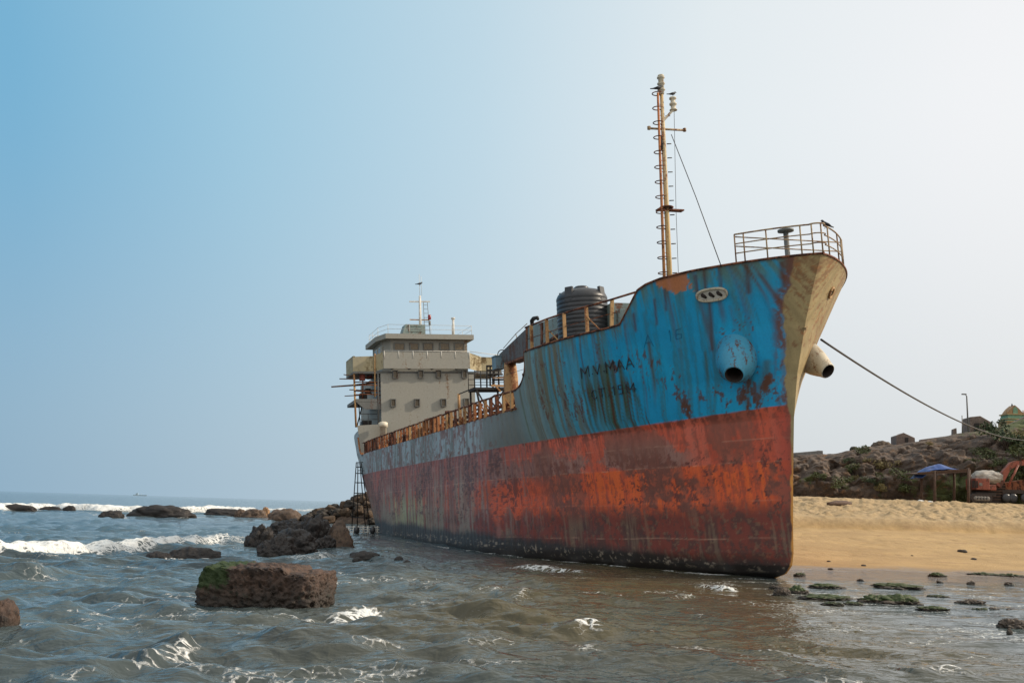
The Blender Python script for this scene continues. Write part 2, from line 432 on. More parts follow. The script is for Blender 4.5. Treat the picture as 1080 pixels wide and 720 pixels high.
    low_ = 1-sm(c-band, -.02, .02)
    put(low_, L(182, 80, 36), .9)
    put(low_*sm(st2, .45, .7), L(160, 64, 40), .7); put(low_*sm(g1*.6+st1*.5, .5, .62), L(140, 62, 46), .6)
    put(sm(1.2-np.abs(s), 0, 1.2), L(132, 52, 42), .75)
    # flaking to dark primer
    flk = sm(gm*.75+g1*.55+.12*(g3-.5), .70, .74)*(1-sm(c-band, .1, 1.2))*sm(c, 1.8, 3)
    put(flk, L(84, 40, 34), .92); put(flk*sm(g3, .5, .6), L(62, 36, 34), .8)
    mar = 1-sm(c+1.0*(g1-.5)+.5*(gm-.5), 2.5, 3.5)
    put(sm(gs*.55+gm*.5, .56, .62)*.6, L(96, 52, 44), .8); put(sm(st2*.7+g3*.3, .56, .66), L(112, 60, 48), .55)
    put(mar, L(94, 46, 39), .95); put(mar*sm(g1*.6+st1*.4, .48, .6)*(1-sm(c, 2.6, 3.4)), L(62, 46, 42), .75)
    put(mar*sm(gm*.6+g2*.5, .54, .62), L(66, 46, 42), .8)
    put(mar*sm(g3*.5+gm*.5, .58, .64), L(138, 112, 84), .22)
    put(mar*sm(st2*.6+g1*.5, .60, .68), L(116, 98, 78), .35)
    # duller mid body
    md = sm(a, 11, 17)
    put(md*sm(c, 2.2, 3.2)*(.55+.45*sm(st1, .35, .65)), L(96, 62, 56), .95)
    put(md*sm(st2*.65+st1*.45, .54, .64), L(88, 54, 48), .7)
    put(md*sm(st1*.5+g1*.55, .56, .66), L(130, 82, 72), .6)
    put(md*sm(a, 15, 19)*sm(st3*.6+st2*.4+.3*(g2-.5), .5, .62)*(1-sm(c, 4.5, 6.2)), L(112, 104, 92), .75)
    put(md*sm(st2*.7+gs*.35, .58, .66)*sm(c, 1.8, 3), L(138, 110, 102), .45)
    put(sm(g1*.8+st1*.3+.15*(gm-.5), .56, .63)*sm(c, 2.2, 3.4)*.8, L(104, 66, 54), .7)
    gy = sm(a, 24, 30)*(1-sm(c, 2.4, 4.8)); put(gy*sm(st1+.3*(g2-.5), .3, .6), L(104, 98, 84), .75)
    gy2 = sm(a, 33, 36)*(1-sm(a, 44, 47))*sm(c, 1.6, 2.4)*(1-sm(c, 3.5, 4.6)); put(gy2*sm(st2, .4, .6), L(126, 128, 96), .75)
    put(sm(a, 12, 14)*(1-sm(a, 20, 23))*sm(c, 2, 3)*(1-sm(c, 4.4, 5))*sm(g1*.7+gm*.4, .52, .6), L(172, 72, 42), .8)
    put(md*sm(gm*.65+g1*.45, .62, .66)*sm(c, 2, 3), L(70, 44, 40), .8)
    # pale rubbing line on the seams, fouling at the bottom
    for cs, k in ((5.9, .25), (band, .35), (1.72, .4), (3.3, .15)):
        put(np.exp(-((c-cs-.02*np.sin(a*1.3))/.02)**2)*sm(g2, .35, .6), L(178, 140, 116), k)
    bk = 1-sm(c+.45*(gm-.5)+.4*(g1-.5), I(a, [0, 4, 8, 20, 60], [.40, .62, 1.0, 1.55, 2.15]), I(a, [0, 4, 8, 20, 60], [.85, 1.15, 1.5, 2.1, 2.8]))
    put(bk, L(40, 38, 36), .96)
    put(bk*sm(g3*.6+gm*.4, .58, .64)*(1-sm(np.abs(c-I(a, [0, 8, 20], [.5, .85, 1.3])), .1, .35)), L(150, 136, 120), .6)
    for ab in (2.9, 6.4, 9.8, 15.3, 21, 27, 33, 39, 45, 51):
        put(np.exp(-((a-ab)/.022)**2)*sm(g2+.2*(st2-.5), .4, .6)*sm(c, 1, 1.4), L(88, 52, 44), .5)
    # dark rusty streaks spilling over the line
    put(sm(cp-c, 0, .02)*(1-sm(cp-c, .15, .5))*sm(st2*.6+gm*.5, .56, .62), L(92, 46, 36), .8)
    Q = P.copy(); P[:] = T*above[..., None]+Q*(1-above[..., None])
    # ---------------- cream stem
    tb_ = I(c, [0, 4, 6.6, 7.2, 8, 9, 10.5, 11.4, 12, 13.2], [.06, .07, .09, .22, .30, .34, .42, .52, .40, .40])*1.15
    edge = tb_-s+.14*(g2-.5)+.16*(gm-.5)*sm(c, 6.8, 7.5)
    if port: tan = (1-sm(s, 9, 12))*sm(c, 6.2, 6.9)+(1-sm(s, .5, .8))*(1-sm(c, 6.2, 6.9))
    else:
        put(sm(edge, -.45, -.12)*sm(gm*.5+st2*.5, .38, .52)*sm(c, 6.9, 7.3), L(80, 48, 36), .9)
        put(sm(edge, -.25, -.02)*sm(c, 2, 7)*.6, L(96, 60, 50), .7)
        tan = sm(edge, -.03, .03)
    tc_ = L(134, 118, 84)
    put(tan, tc_*(.70+.55*(st2-.2)+.3*(g2-.5))[..., None], 1.0)
    put(tan*sm(st1*.6+g1*.5, .5, .64)*sm(c, 7, 9), L(112, 92, 62), .7)
    put(tan*sm(gs*.6+st2*.5, .60, .68)*sm(c, 6, 8), L(96, 66, 44), .75)
    put(tan*sm(gm*.6+st2*.5, .66, .72), L(120, 80, 48), .8)
    put(tan*(1-sm(c, 4, 6)), L(196, 124, 44), .7)
    return np.clip(P, 0.012, .8)
m_hull = bpy.data.materials.new('hull paint'); t = NT(m_hull)
at_n = t.node('ShaderNodeAttribute', attribute_name='Paint')
tc = t.node('ShaderNodeTexCoord').outputs['Object']
n1 = t.noise(tc, 14, 6, .65); n2 = t.noise(t.mapping(tc, (5, 5, .5)), 3, 5, .6); n3 = t.noise(tc, 45, 3, .6)
mott = t.math('ADD', t.math('MULTIPLY', t.math('ADD', n1, n2), .36), .64)
vs = t.node('ShaderNodeVectorMath', operation='SCALE'); t.l(at_n.outputs['Color'], vs.inputs[0]); t.l(mott, vs.inputs['Scale'])
c2 = t.mix(t.ramp(n1, [(.60, 0), (.70, .40)]), vs.outputs[0], (.05, .028, .02))
hb = t.math('ADD', n1, t.math('MULTIPLY', n3, .4))
t.finish(c2, t.ramp(n2, [(.3, .42), (.7, .66)]), hb, .22, .02)
def join_sides():
    A1, B1, Z1 = hull_side(sA, 1); nr, nc = A1.shape
    sb = sA[::2]; A2, B2, Z2 = hull_side(sb, 1)
    V = np.concatenate([np.stack([A1, B1, Z1], -1).reshape(-1, 3), np.stack([A2, -B2, Z2], -1).reshape(-1, 3)])
    colr = np.concatenate([hull_paint(A1, Z1, False).reshape(-1, 3), hull_paint(A2, Z2, True).reshape(-1, 3)])
    f = np.concatenate([gridfaces(nr, nc, 0, True), gridfaces(nr, len(sb), nr*nc, False)])
    return mesh_np('hull', V, f, m_hull, True, colr), (A1, B1, Z1)
hull_me, HS = join_sides()
link('hull', hull_me, ship)
# ------------------------------------------------------------------ ship materials
m_white = M_weathered('house paint', lin(156, 153, 142, 1.0), lin(124, 98, 74), .20, .6, .65, (1, 1, .12), lin(150, 150, 142), .08)
m_yel = M_weathered('yellowed paint', lin(186, 170, 128), lin(110, 92, 60), .42, .6, .65, (1, 1, .5), lin(160, 152, 128))
m_greyp = M_weathered('grey paint', lin(120, 122, 118), lin(96, 66, 48), .35, .8, .6, (1, 1, .3), lin(96, 98, 96))
m_rust = M_weathered('bare rust', lin(112, 62, 40), lin(58, 34, 26), .6, 1.2, .8, (1, 1, .5), lin(146, 88, 54), .3)
m_orange = M_weathered('orange rust', lin(178, 104, 58), lin(104, 56, 34), .5, 1.4, .75, (1, 1, .6), lin(196, 136, 84), .25)
m_tanr = M_weathered('tan rusty paint', lin(200, 162, 108), lin(126, 76, 46), .42, .9, .7, (1, 1, .4), lin(176, 130, 86), .2)
m_teal = M_weathered('faded teal paint', lin(140, 156, 148), lin(104, 70, 50), .42, 1.0, .6, (1, 1, .3), lin(112, 128, 126))
m_bluebox = M_weathered('pale blue paint', lin(128, 158, 172), lin(96, 70, 56), .3, 1.2, .6)
m_dark = M_plain('dark grime', lin(48, 42, 38), lin(30, 27, 26), 2.5, .8, .3)
m_girder = M_weathered('girder paint', lin(104, 98, 92), lin(92, 58, 42), .5, .7, .65, (1, 1, .3), lin(84, 82, 80))
m_mast = M_weathered('mast paint', lin(206, 192, 158), lin(142, 88, 50), .46, .8, .6, (1, 1, .35), lin(196, 164, 104), .15)
m_cream = M_plain('cream white paint', lin(222, 214, 196), lin(196, 182, 156), 2.0, .5, .08)
m_creamrust = M_weathered('cream rusty paint', lin(214, 204, 180), lin(120, 80, 52), .34, 2.5, .55)
m_glass = M_plain('dusty dark glass', lin(84, 70, 50), lin(118, 100, 70), 6, .25, .02)
m_railm = M_weathered('rail paint', lin(176, 150, 112), lin(104, 66, 44), .55, 3, .65)
m_whitemetal = M_plain('white metal', lin(216, 214, 206), lin(182, 176, 166), 4, .5, .05)
m_redlamp = M_plain('red lamp', lin(150, 30, 30), lin(100, 24, 26), 4, .3, .02)
m_blackp = M_plain('black plastic', lin(40, 42, 46), lin(54, 54, 56), 1.2, .38, .06)
m_wire = M_plain('dark wire', lin(54, 52, 52), lin(40, 38, 38), 4, .6, 0)
m_bird = M_plain('dark feathers', lin(34, 36, 42), lin(52, 54, 60), 20, .6, .1)
m_beak = M_plain('grey horn', lin(70, 66, 60), lin(50, 48, 44), 20, .4, .05)
m_wood = M_plain('weathered wood', lin(120, 88, 66), lin(76, 54, 42), 6, .8, .3)
m_redcloth = M_plain('red faded plastic', lin(150, 72, 58), lin(120, 56, 46), 4, .6, .1)
SP = lambda a, b, c: (float(a), float(b), float(c))
# ------------------------------------------------------------------ decks and closing plates
def deck(name, a0, a1, c, m, n=60, inset=.06, parent=ship, drop=.05):
    aa = np.linspace(a0, a1, n); b = np.maximum(half(aa, np.full(n, c))-inset, .01)
    mb = MB(); V = []
    for x, y in zip(aa, b): V += [(x, y, c), (x, -y, c)]
    Fs = [(2*i, 2*i+1, 2*i+3, 2*i+2) for i in range(n-1)]
    V2 = [(x, y, z-drop) for x, y, z in V]; N = len(V)
    Fs2 = [tuple(N+j for j in f[::-1]) for f in Fs]
    mb.add(V+V2, Fs+Fs2); return mb.build(name, m, parent)
deck('main_deck', 12.9, 75.9, 8.40, m_rust)
deck('forecastle_deck', -2.2, 12.85, 10.25, m_girder)
# bulkhead at the break of the forecastle and the transom
def crossplate(name, a, c0, c1, m, parent=ship, th=.05, inset=.05):
    cs = np.linspace(c0, c1, 24); b = half(np.full(24, a), cs)-inset
    poly = [(a, y, z) for y, z in zip(b, cs)]+[(a, -y, z) for y, z in zip(b[::-1], cs[::-1])]
    return MB().prism(poly, (th, 0, 0)).build(name, m, parent)
crossplate('forecastle_bulkhead', 12.86, 8.42, 10.3, m_rust)
crossplate('transom', 75.93, .4, 11.0, m_greyp)
# bulwark inner skin with rusty cap
def bulwark_line(a_from, a_to, n, off, side=1):
    aa = np.linspace(a_from, a_to, n); c = ctop(aa); b = np.maximum(half(aa, c)-off, 0)*side
    return np.stack([aa, b, c], -1)
mb = MB()
for sgn in (1, -1):
    aa = np.concatenate([np.arange(-2.3, 4.6, .12), np.arange(4.6, 12.3, .4)])
    ct = ctop(aa); V = []
    for x, z in zip(aa, ct):
        for zz in (z, max(z-1.6, 10.25) if x > 4 else z-.75):
            y = max(float(half(x, zz))-.14, 0.0) if x > float(stem(zz)) else 0.0
            V.append((x, y*sgn, zz-(.02 if zz == z else 0)))
    mb.add(V, [(2*i, 2*i+2, 2*i+3, 2*i+1) for i in range(len(aa)-1)], smooth=True)
mb.build('bulwark_lining', m_teal, ship)
mb = MB()
for sgn in (1, -1):
    pts = bulwark_line(-3.78, 12.15, 130, .03, sgn); sw = np.linspace(12.2, 14.2, 14)
    pts = np.concatenate([pts, np.stack([sw, sgn*(half(sw, ctop(sw))-.03), ctop(sw)], -1)])
    mb.tube([SP(*p) for p in pts], .05, 6)
mb.build('bulwark_cap', m_rust, ship)
# ------------------------------------------------------------------ bulwark frames along the main deck
cap = []
aa = np.arange(14.25, 59.4, .5); gb = half(aa, np.full(len(aa), 8.52))
rng = np.random.RandomState(3)
capm = MB(); segs = [(14.2, 31.5), (31.5, 38.5), (38.5, 59.3)]
capm.tube([SP(x, y-.05+.02*rng.randn(), 9.58+.02*rng.randn()) for x, y in zip(aa, gb)], .06, 6)
capm.bar(SP(14.2, 7.02, 8.58), SP(58.5, float(half(58.5, 8.5))-.14, 8.58), .14, .08)
capm.build('bulwark_rail', m_rust, ship)
std = []
for k, a0 in enumerate(np.arange(14.9, 59, 1.08)):
    b0 = float(half(a0, 8.52))-.06; mm = [m_tanr, m_orange, m_rust, m_orange][rng.randint(4)] if a0 > 17 else m_tanr
    if a0 > 44: mm = [m_rust, m_orange, m_rust][rng.randint(3)]
    w = rng.uniform(.10, .17); l = rng.uniform(-.05, .05)
    mb = MB()
    mb.bar(SP(a0, b0, 8.5), SP(a0+l, b0, 9.56), .06+w*.6, .22, up=(1, 0, 0))
    if rng.rand() < .7: mb.bar(SP(a0, b0-.08, 9.3), SP(a0+.02, b0-.75, 8.46), .10, .06)
    mb.build('bulwark_stanchion', mm, ship)
for a0, a1, c0, c1 in ((31.0, 33.2, 8.55, 9.7), (33.4, 34.6, 8.9, 9.75), (34.9, 36.6, 8.55, 9.2), (40.0, 41.2, 8.55, 9.1), (45.2, 46.4, 8.55, 9.5), (52.6, 54.5, 8.55, 9.55), (56, 58.4, 8.55, 9.6), (24.2, 25.1, 8.55, 8.95)):
    MB().bar(SP((a0+a1)/2, float(half(a0, 8.5))-.2, c0), SP((a0+a1)/2, float(half(a0, 8.5))-.2, c1), a1-a0, .02, up=(0, 1, 0)).build('bulwark_plate', m_orange, ship)
# cargo trunk, pipes and fittings on the main deck
mb = MB(); mb.box((37, 0, 8.85), (44, 9.4, .95)); mb.build('cargo_trunk', m_dark, ship)
mb = MB()
for b, c, r in ((5.3, 9.05, .14), (5.6, 8.85, .1), (5.0, 9.5, .12), (5.9, 8.75, .08)):
    mb.tube([SP(16+b*.2, b, c), SP(30, b, c+.02), SP(44, b, c), SP(57, b, c)], r, 8)
for a0 in np.arange(17, 57, 2.2): mb.box((a0, 5.4, 8.75), (.12, 1.3, .7))
mb.build('deck_pipe', m_rust, ship)
for a0, b, hh in ((27, 5.1, 10.1), (33, 5.6, 10.2), (38.5, 5.2, 10.05), (44, 5.5, 9.95), (47, 5.3, 10.1)):
    mb = MB(); mb.tube([SP(a0, b, 8.5), SP(a0, b, hh-.15)], .12, 10); mb.tube([SP(a0, b, hh-.15), SP(a0, b, hh)], .26, 12)
    mb.tube([SP(a0-.8, b+.2, 9.75), SP(a0+1.6, b, 9.72)], .06, 6); mb.build('deck_valve', m_rust, ship)
# ------------------------------------------------------------------ welded lettering following the plating
GL = {'M': [[(0, 0), (0, 1), (.5, .35), (1, 1), (1, 0)]], 'V': [[(0, 1), (.5, 0), (1, 1)]], 'A': [[(0, 0), (.5, 1), (1, 0)], [(.22, .38), (.78, .38)]],
      '.': [[(.3, 0), (.5, .08)]], 'C': [[(1, .85), (.7, 1), (.3, 1), (0, .7), (0, .3), (.3, 0), (.7, 0), (1, .15)]], 'T': [[(0, 1), (1, 1)], [(.5, 1), (.5, 0)]],
      '1': [[(.25, .8), (.55, 1), (.55, 0)]], '9': [[(.9, .55), (.15, .55), (.15, 1), (.9, 1), (.9, 0), (.2, 0)]], '4': [[(.7, 0), (.7, 1), (0, .3), (1, .3)]], '6': [[(.9, 1), (.2, .9), (.1, .1), (.85, .1), (.85, .5), (.15, .5)]]}
def letters(name, items, m, r, lean=.0):
    for ch, x0, x1, yt, yb, sk in items:
        mb = MB()
        for st in GL[ch]:
            P = []
            for (u1, v1), (u2, v2) in zip(st[:-1], st[1:]):
                for k in range(6):
                    f = k/5; u_ = u1+(u2-u1)*f; v_ = v1+(v2-v1)*f
                    px = x0+(x1-x0)*u_+(1-v_)*lean; py = yb+(yt-yb)*v_-sk*(u_-.5)
                    q = onhull(px, py, .012); P.append(SP(*q))
            mb.tube(P, r, 5)
        mb.build(name, m, ship)
m_weld = M_plain('rusty weld bead', lin(74, 52, 46), lin(40, 74, 92), 9, .7, .2)
m_bluew = M_plain('painted weld bead', lin(0, 104, 152), lin(24, 98, 130), 6, .5, .2)
letters('name_letter', [('M', 612, 620, 386.5, 398, 2), ('.', 622.5, 624.5, 384, 394.6, 0), ('V', 625, 632, 384.5, 394.5, 1.5), ('.', 634.5, 636.5, 380, 391.8, 0),
        ('M', 638, 646.3, 380.5, 392, 2), ('A', 649, 657, 378.8, 390.3, 2), ('A', 659, 667, 376.6, 388.2, 2)], m_weld, .023, 1.6)
letters('port_letter', [('C', 623.5, 628.5, 411.5, 420, 1), ('T', 630.5, 637.5, 409.5, 418.5, 1), ('.', 640, 642, 408, 417, 0), ('1', 644.5, 649, 407, 416.3, 1), ('9', 651, 656, 406, 415, 1),
        ('1', 658.5, 662, 404.8, 413.8, 1), ('4', 664, 670, 403.5, 412.8, 1)], m_weld, .021, 1.2)
letters('faded_letter', [('A', 678, 688, 353, 366, 2), ('1', 704, 708, 348, 360, 1), ('6', 711, 719, 346.5, 358, 1.5)], m_bluew, .009, 1.2)
# ------------------------------------------------------------------ hawse pipes, fairleads
def hull_frame(q, side=1):
    """outward normal of the shell at local point"""
    a, b, c = q; e = .15
    b = half(a, c)
    ta = np.array([e, (float(half(a+e, c))-float(b)), 0]); tc_ = np.array([0, (float(half(a, c+e))-float(b)), e])
    n = np.cross(tc_, ta); n = n/np.linalg.norm(n)
    if n[1] < 0: n = -n
    n[1] *= side
    return n
def cone(name, base, tip, r0_, r1_, m, mi_in, e=1.35):
    """bulged hawse cone from an oval base on the shell to a round mouth"""
    base = Vector(base); tip = Vector(tip); ax = (tip-base); Lc = ax.length; ax.normalize()
    up = Vector((0, 0, 1)); x = ax.cross(up).normalized(); y = x.cross(ax).normalized()
    prof = [(-.9, r0_*1.02), (-.3, r0_*1.0), (.12, r0_*.95), (.4, r0_*.90), (.65, r0_*.76+r1_*.06), (.85, r1_*1.22), (1.0, r1_*1.12), (1.03, r1_*1.0), (1.0, r1_*.9), (.6, r1_*.86), (-.3, r1_*.8)]
    V = []; n = 32; Fs = []; Fi = []
    for f, r_ in prof:
        st = 1+(e-1)*max(0, 1-max(f, 0))
        for j in range(n):
            t_ = 2*math.pi*j/n; V.append(base+ax*(Lc*f)+x*math.cos(t_)*r_+y*math.sin(t_)*r_*st)
    for i in range(len(prof)-1):
        for j in range(n): (Fs if i < 7 else Fi).append((i*n+j, i*n+(j+1) % n, (i+1)*n+(j+1) % n, (i+1)*n+j))
    mb = MB(); mb.add(V, Fs, 0, True); mb.add(V, Fi, 1, True); mb.add(V[-n:], [tuple(range(n))], 1)
    return mb.build(name, [m, mi_in], ship)
m_hawse = M_weathered('hawse paint', lin(40, 140, 176, 1.25), lin(96, 62, 46), .4, 1.3, .5, (1, 1, .35), lin(80, 150, 172, 1.25))
m_hole = M_plain('rusty shaded bore', lin(50, 36, 30), lin(30, 24, 22), 4, .8, .2)  # dark colour carries the shade inside the hawse mouths and fairlead hole
q = onhull(777, 377); nn = hull_frame(q)
tip = q+nn*.88+np.array([-.24, 0, -.46])
cone('hawse_pipe', q, tip, .92, .38, m_hawse, m_hole, 1.12)
# port one mirrored about the keel line
qp = q*np.array([1, -1, 1]); tp = tip*np.array([1, -1, 1])
cone('hawse_pipe', qp, qp+(tp-qp)*np.array([1, .22, .75])+np.array([-.26, 0, -.08]), .56, .31, m_creamrust, m_hole, 1.25)
# oval chock
q = onhull(751, 310.5); nn = Vector(hull_frame(q)); upv = Vector((0, 0, 1)); tx = nn.cross(upv).normalized(); ty = tx.cross(nn).normalized()
def oval(rx, ry, off, n=40):
    P = []
    for j in range(n+1):
        t_ = 2*math.pi*j/n; cx = math.copysign(abs(math.cos(t_))**.7, math.cos(t_)); cy = math.copysign(abs(math.sin(t_))**.9, math.sin(t_))
        P.append(Vector(q)+tx*rx*cx+ty*ry*cy+nn*off)
    return P
ck = MB().tube(oval(.66, .26, .05), .06, 8).build('mooring_chock', m_creamrust, ship)
mb = MB(); P = oval(.64, .24, .03)[:-1]; mb.add(P, [tuple(range(len(P)))]); mb.build('chock_plate', m_whitemetal, ck)
mb = MB()
for dx in (-.33, .02, .36):
    mb.tube([Vector(q)+tx*(dx-.1)-ty*.10+nn*.05, Vector(q)+tx*(dx+.02)+ty*.04+nn*.09, Vector(q)+tx*(dx+.06)+ty*.12+nn*.06], [.05,.08,.05], 6)
mb.build('chock_roller', m_hole, ck)
q = onb(870, 308, -1.0)
qq = np.array([-1.55, -float(half(-1.55, 11.9)), 11.9]); n2 = Vector(hull_frame((-1.55, 0, 11.9), -1)); t2x = n2.cross(upv).normalized(); t2y = t2x.cross(n2).normalized()
mb = MB(); P = [Vector(qq)+t2x*.26*math.cos(k*math.pi/12)+t2y*.22*math.sin(k*math.pi/12)+n2*.04 for k in range(25)]
mb.tube(P, .05, 6); mb.add([p-n2*.01 for p in P[:-1]], [tuple(range(24))], 1); mb.build('fairlead', [m_tanr, m_hole], ship)
# ------------------------------------------------------------------ bow railing
aR = np.concatenate([np.linspace(-1.55, -3.45, 22)])
def bowline(h_, inset=.08):
    L_ = []
    for x in aR:
        z = float(ctop(x)); L_.append((x, max(float(half(x, z))-inset, .02), z+h_))
    x0, y0, _ = L_[-1]
    nose = [(-3.45-.28*math.sin(k*math.pi/8*.5*2), y0*math.cos(k*math.pi/8), 13.02+h_) for k in range(1, 8)]
    Rt = [(x, -y, z) for x, y, z in L_[::-1]]
    return L_+nose+Rt
for h_ in (1.22, .82, .42):
    P = bowline(h_); MB().tube(P, .034 if h_ > 1 else .026, 6).build('bow_rail', m_railm, ship)
P0 = bowline(0); P1 = bowline(1.22)
for k in (0, 3, 10, 19, 22, 25, 31, 40, 47, 50):
    MB().tube([P0[k], P1[k]], .034, 6).build('rail_post', m_railm, ship)
mb = MB()
for h_ in (1.1, .7): mb.tube([P0[0][:2]+(13.02+h_,), P0[-1][:2]+(13.02+h_,)], .026, 6)
mb.build('bow_rail', m_railm, ship)
q = ona(831, 272, -1.2)
mb = MB(); mb.tube([(q[0], q[1], 10.3), (q[0], q[1], q[2]+1.15)], .11, 12); mb.lathe([(.02, 0), (.34, .02), (.34, .10), (.1, .16), (.0, .17)], (q[0], q[1], q[2]+1.13), 20)
mb.build('mushroom_vent', m_greyp, ship)
# ------------------------------------------------------------------ railing on the low forecastle bulwark
def fcb(a, h_=0): return SP(a, float(half(a, ctop(a)))-.08, float(ctop(a))+h_)
MB().tube([fcb(12.05, 1.25), fcb(9.5, 1.26), fcb(7, 1.27), fcb(5, 1.28), SP(2.75, float(half(2.75, 12.5))-.1, 12.62)], .05, 6).build('forecastle_rail', m_rust, ship)
MB().tube([fcb(11.9, .6), fcb(8, .6), fcb(4.4, .62)], .02, 6).build('forecastle_rail', m_rust, ship)
for a_, lean, br in ((11.3, 0, 0), (9.6, 0, 1), (8.0, 0, 0), (6.3, 0, 1), (4.75, -.12, 0)):
    mb = MB(); p = fcb(a_); p2 = fcb(a_+lean, 1.26); mb.bar(p, p2, .16, .10)
    if br: mb.bar(fcb(a_, .8), (a_-.6, p[1]-.5, 11.3), .05, .05)
    mb.build('rail_post', m_tanr, ship)
# ------------------------------------------------------------------ deck crane (stowed box jib, pedestal, cab)
def W(px, py, b): return Vector(SP(*onb(px, py, b)))
mb = MB()
poly = [W(526.5, 373.5, 4.6), W(556, 345.5, 5.4), W(590, 333, 5.9), W(590, 352, 5.9), W(556, 375, 5.4), W(534, 383, 4.75), W(527, 380, 4.6)]
j1 = [poly[0], poly[1], poly[4], poly[5], poly[6]]
mb.add([p for p in j1]+[p+Vector((0, -.9, 0)) for p in j1], [(0, 1, 2, 3, 4), (9, 8, 7, 6, 5)]+[(i, (i+1) % 5, (i+1) % 5+5, i+5) for i in range(5)])
mb.build('crane_jib', m_girder, ship)
mb = MB(); j2 = [poly[1], poly[2], poly[3], poly[4]]
j2 = [p+Vector((-.05, .0, 0)) for p in j2]
mb.add(j2+[p+Vector((0, -.9, 0)) for p in j2], [(0, 1, 2, 3), (7, 6, 5, 4)]+[(i, (i+1) % 4, (i+1) % 4+4, i+4) for i in range(4)])
mb.build('jib_head', m_teal, ship)
mb = MB()
for pa, pb in ((poly[1], poly[4]), (W(572, 340, 5.65), W(572, 364, 5.65))): mb.bar(pa+Vector((0, .03, 0)), pb+Vector((0, .03, 0)), .22, .06, up=(0, 1, 0))
for k in (4, 3): pass
mb.bar(poly[5]+Vector((0, .03, -.02)), poly[4]+Vector((0, .03, -.02)), .10, .12); mb.bar(poly[4]+Vector((0, .03, -.02)), poly[3]+Vector((0, .03, -.02)), .10, .12)
mb.build('jib_stiffener', m_rust, ship)
c_ = W(563, 341, 5.3); mb = MB(); mb.tube([c_+Vector((.3, 0, -.1)), c_+Vector((.28, 0, .2)), c_+Vector((.0, 0, .28)), c_+Vector((-.6, 0, .22)), c_+Vector((-.7, 0, .1))], [.10, .13, .12, .10, .08], 8)
mb.build('jib_sheave', m_dark, ship)
mb = MB(); mb.tube([W(531, 367, 5), W(544, 352, 5.2), W(556, 341, 5.3)], .022, 5); mb.tube([W(544, 352, 5.2), W(545, 356, 5.2)], .022, 5); mb.build('jib_handrail', m_railm, ship)
pc = ona(538.5, 395, 22.5); pr = .42
mb = MB(); mb.lathe([(.52, 0), (.46, .3), (.46, 2.8), (.40, 3.4), (.36, 3.75)], (22.5, pc[1], 8.5), 20); mb.build('crane_pedestal', m_tanr, ship)
q = ona(525.8, 383, 23.6); mb = MB(); mb.box((23.6, q[1], q[2]), (.8, .62, .78)); mb.box((23.6, q[1], q[2]+.43), (.9, .7, .06)); mb.build('crane_cab', m_bluebox, ship)
q = ona(530, 374, 23.4); MB().tube([Vector(SP(*q))+Vector((0, .32*math.cos(k*math.pi/10), .32*math.sin(k*math.pi/10))) for k in range(0, 21)], .03, 6).build('crane_hoop', m_dark, ship)
# small winch house behind the high bulwark
q = ona(652, 330, 8.6)
mb = MB(); mb.box((8.6, q[1]-.1, 11.9), (1.4, 1.5, 2.6)); mb.build('winch_house', m_teal, ship)
q = ona(651, 334, 7.7); mb = MB(); mb.lathe([(.18, 0), (.2, .1), (.2, 1.0), (.18, 1.1)], (7.7, q[1]-.25, q[2]-.7), 16); mb.build('vent_drum', m_teal, ship)
# ------------------------------------------------------------------ manifold platform with railings amidships
def Wa(px, py, a): return Vector(SP(*ona(px, py, a)))
aP = 31.0; L0 = Wa(501, 409, aP); R0 = Wa(533, 405, aP)
mb = MB(); mb.box((aP+.8, (L0.y+R0.y)/2, L0.z-.05), (1.8, abs(L0.y-R0.y), .16))
for y in (L0.y-.1, R0.y+.1):
    mb.bar((aP, y, L0.z-.1), (aP, y+(-.4 if y > 3 else .3), 9.3), .12, .12); mb.bar((aP+1.5, y, L0.z-.1), (aP+1.5, y, 9.3), .12, .12)
mb.bar((aP, L0.y-.1, L0.z-.1), (aP, (L0.y+R0.y)/2, 9.6), .09, .09); mb.bar((aP, R0.y+.1, L0.z-.1), (aP, (L0.y+R0.y)/2+.2, 9.6), .09, .09)
mb.build('platform', m_dark, ship)
mb = MB()
for f in np.linspace(0, 1, 6):
    y = L0.y+(R0.y-L0.y)*f; hh = 1.25 if f < .5 else 1.7
    mb.tube([(aP, y, L0.z), (aP, y, L0.z+hh)], .03, 6); mb.tube([(aP+1.6, y, L0.z), (aP+1.6, y, L0.z+1.2)], .03, 6)
for hh in (.4, .8, 1.2):
    mb.tube([(aP, L0.y, L0.z+hh), (aP, R0.y, L0.z+hh)], .026, 6); mb.tube([(aP+1.6, L0.y, L0.z+hh), (aP+1.6, R0.y, L0.z+hh)], .026, 6)
mb.build('platform_rail', m_dark, ship)
mb = MB()
for k, (x0, x1, y) in enumerate(((513, 527, 386), (513, 527, 390.5), (514, 530, 395), (519, 533, 400.5))):
    mb.tube([Wa(x0, y, aP+.2), Wa(x1, y-.4, aP+.2)], .07, 7)
for x in (513.5, 517, 521, 526): mb.tube([Wa(x, 385, aP+.3), Wa(x, 407, aP+.3)], .06, 7)
mb.build('manifold_pipe', m_dark, ship)
mb = MB(); mb.bar(Wa(518, 406.5, aP-.1), Wa(536, 407, aP-.1), .12, .14); mb.bar(Wa(521, 405, aP-.1), Wa(528, 413, aP-.1), .1, .1); mb.bar(Wa(520, 398.5, aP-.1), Wa(534, 398, aP-.1), .07, .08); mb.bar(Wa(533, 398, aP-.1), Wa(534, 407, aP-.1), .07, .08)
mb.build('platform_brace', m_tanr, ship)
mb = MB(); mb.tube([Wa(483.8, 415, 38), Wa(484.3, 433, 38)], .11, 8); mb.build('davit_post', m_tanr, ship)
